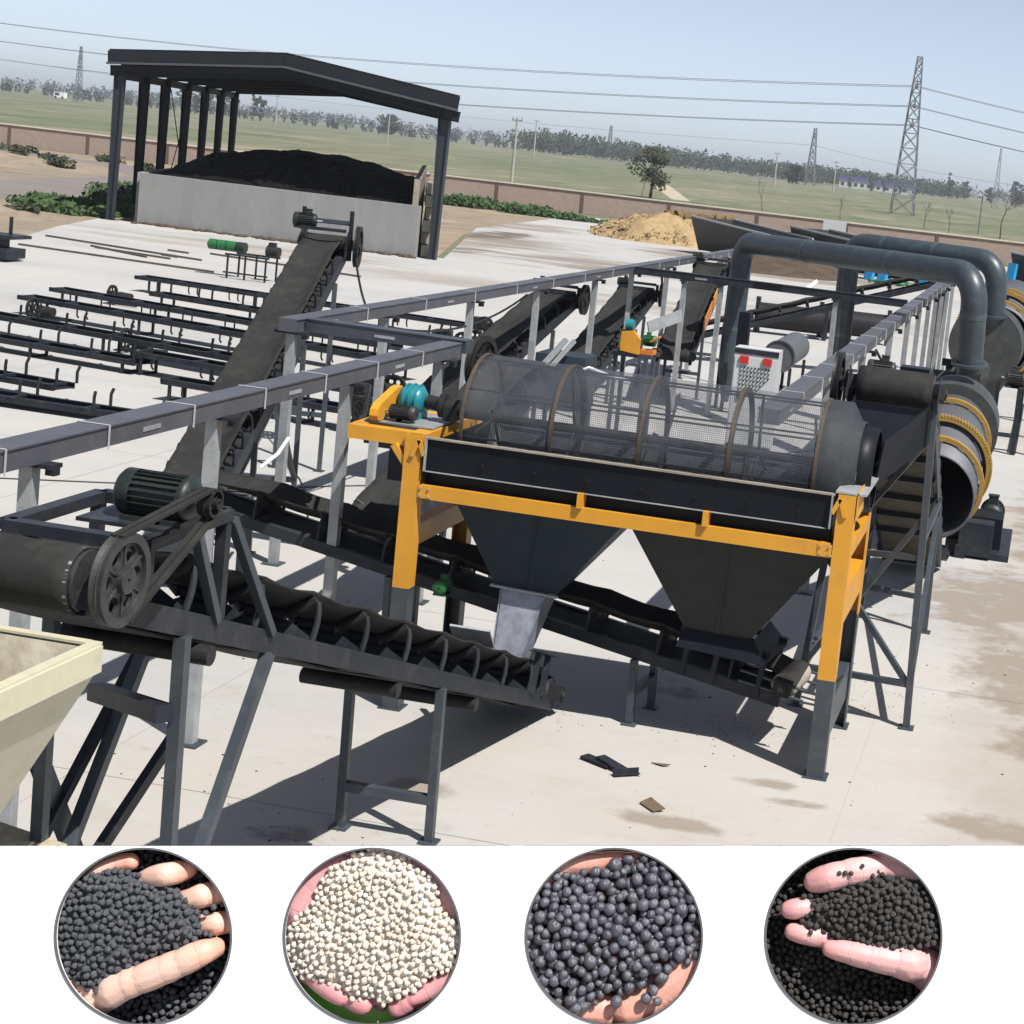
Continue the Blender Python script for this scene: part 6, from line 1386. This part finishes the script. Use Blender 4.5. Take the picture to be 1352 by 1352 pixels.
# the larger grey granules: one object each, shared meshes
pl3 = [(120, 400), (260, 270), (430, 245), (600, 190), (700, 130), (900, 110), (1100, 240), (1320, 400), (1270, 600), (1250, 820), (1100, 900), (1030, 1000), (930, 1040), (800, 1050), (640, 1080), (520, 1110), (450, 1200), (300, 1150), (30, 900), (0, 600)]
rng = random.Random(17); kinds = []; vs0, fs0 = ico(3)
for k in range(7):
    me = bpy.data.meshes.new('granule'); q = V((rng.uniform(.86, 1.1), rng.uniform(.86, 1.1), rng.uniform(.9, 1.05))); ph = [rng.uniform(0, 6) for _ in range(6)]
    me.from_pydata([tuple(V((p.x*q.x, p.y*q.y, p.z*q.z))*(1+.05*math.sin(3*p.x+ph[0])*math.sin(3*p.y+ph[1])+.03*math.sin(6*p.z+ph[2]+5*p.x))) for p in vs0], [], fs0)
    me.polygons.foreach_set('use_smooth', [True]*len(fs0)); me.materials.append(M['gran3']); me['skip'] = 1; kinds.append(me)
f3 = heap_height(2, pl3, -.10, .18); sph = []
for drop, sep, e in ((0, 1.62, 0), (1.0, 1.4, .06)):
    for (x, y, r) in scatter(rng, 2, lambda x, y: inside(x, y, pl3) and edist(x, y, pl3) >= e and rho(2, x, y) < 1.05, .042, .088, sep, 6000): sph.append((x, y, f3(x, y)-drop*r+rng.uniform(-.3, .3)*r, r, drop))
sph += [(890, 1105, 0, .062, 0), (965, 1125, 0, .055, 0), (685, 1130, -.02, .07, 0), (540, 1138, -.03, .035, 0), (940, 1050, .02, .06, 0), (450, 1165, -.08, .08, 0)]
sph.sort(key=lambda q: -q[3]-(1 if q[4] == 0 else 0)); rest = MB()
for k, (x, y, w, r, lay) in enumerate(sph):
    if k >= 290:
        c = P2(2, x, y, w); rest.add([c+p*r*DR for p in ico(2)[0]], ico(2)[1], True); continue
    o = bpy.data.objects.new('granule', kinds[k % 7]); COL.objects.link(o); o.location = P2(2, x, y, w); o.scale = (r*DR,)*3; o.rotation_euler = (rng.uniform(0, 6), rng.uniform(0, 6), rng.uniform(0, 6))
    tag(o, 'grey blue granule in the heap in the third round window', 'granule', 'grey granules in the third round window')
solo('granules', rest, 'gran3', 'small grey blue granules filling the gaps of the heap in the third window', 'granules', None, 'stuff', P2(2, *WC[2], -.2)).data['skip'] = 1
solo('green_sheet', MB().sheet([P2(1, x, y, -.34) for x, y in ((60, 940), (800, 1190), (800, 1300), (60, 1300))], .002), 'gcloth', 'bright green sheet under the hands in the second round window', 'sheet')
solo('white_sheet', MB().sheet([P2(1, x, y, -.55) for x, y in ((700, 1100), (1300, 900), (1300, 1300), (700, 1300))], .002), 'white', 'pale sheet under the right hand in the second round window', 'sheet')
b = MB().ball((0, 0, 0), 1, 3); c = P2(1, 1010, 1125, -.30); b.v = [c+(BR*p.x*.19+BV*(p.y*.075+p.x*.08)+BN*p.z*.08)*DR for p in b.v]
solo('red_cloth', b, 'redcloth', 'small red cloth tip beside the right hand fingers in the second round window', 'cloth')

fix_normals()
# ------------------------------------------------------------------ thin dusty air over the plain
hm = bpy.data.materials.new('pale_haze'); hm.use_nodes = True; t = hm.node_tree; t.nodes.clear()
pv = t.nodes.new('ShaderNodeVolumePrincipled'); pv.inputs['Color'].default_value = (.86, .92, 1, 1); pv.inputs['Density'].default_value = 0.00021; pv.inputs['Anisotropy'].default_value = 0.2
ot = t.nodes.new('ShaderNodeOutputMaterial'); t.links.new(pv.outputs[0], ot.inputs['Volume'])
hb_ = bpy.data.objects.new('haze', MB().box((0, 3350, 19), (10400, 7700, 40)).mesh('haze', hm)); COL.objects.link(hb_); hb_['kind'] = 'stuff'
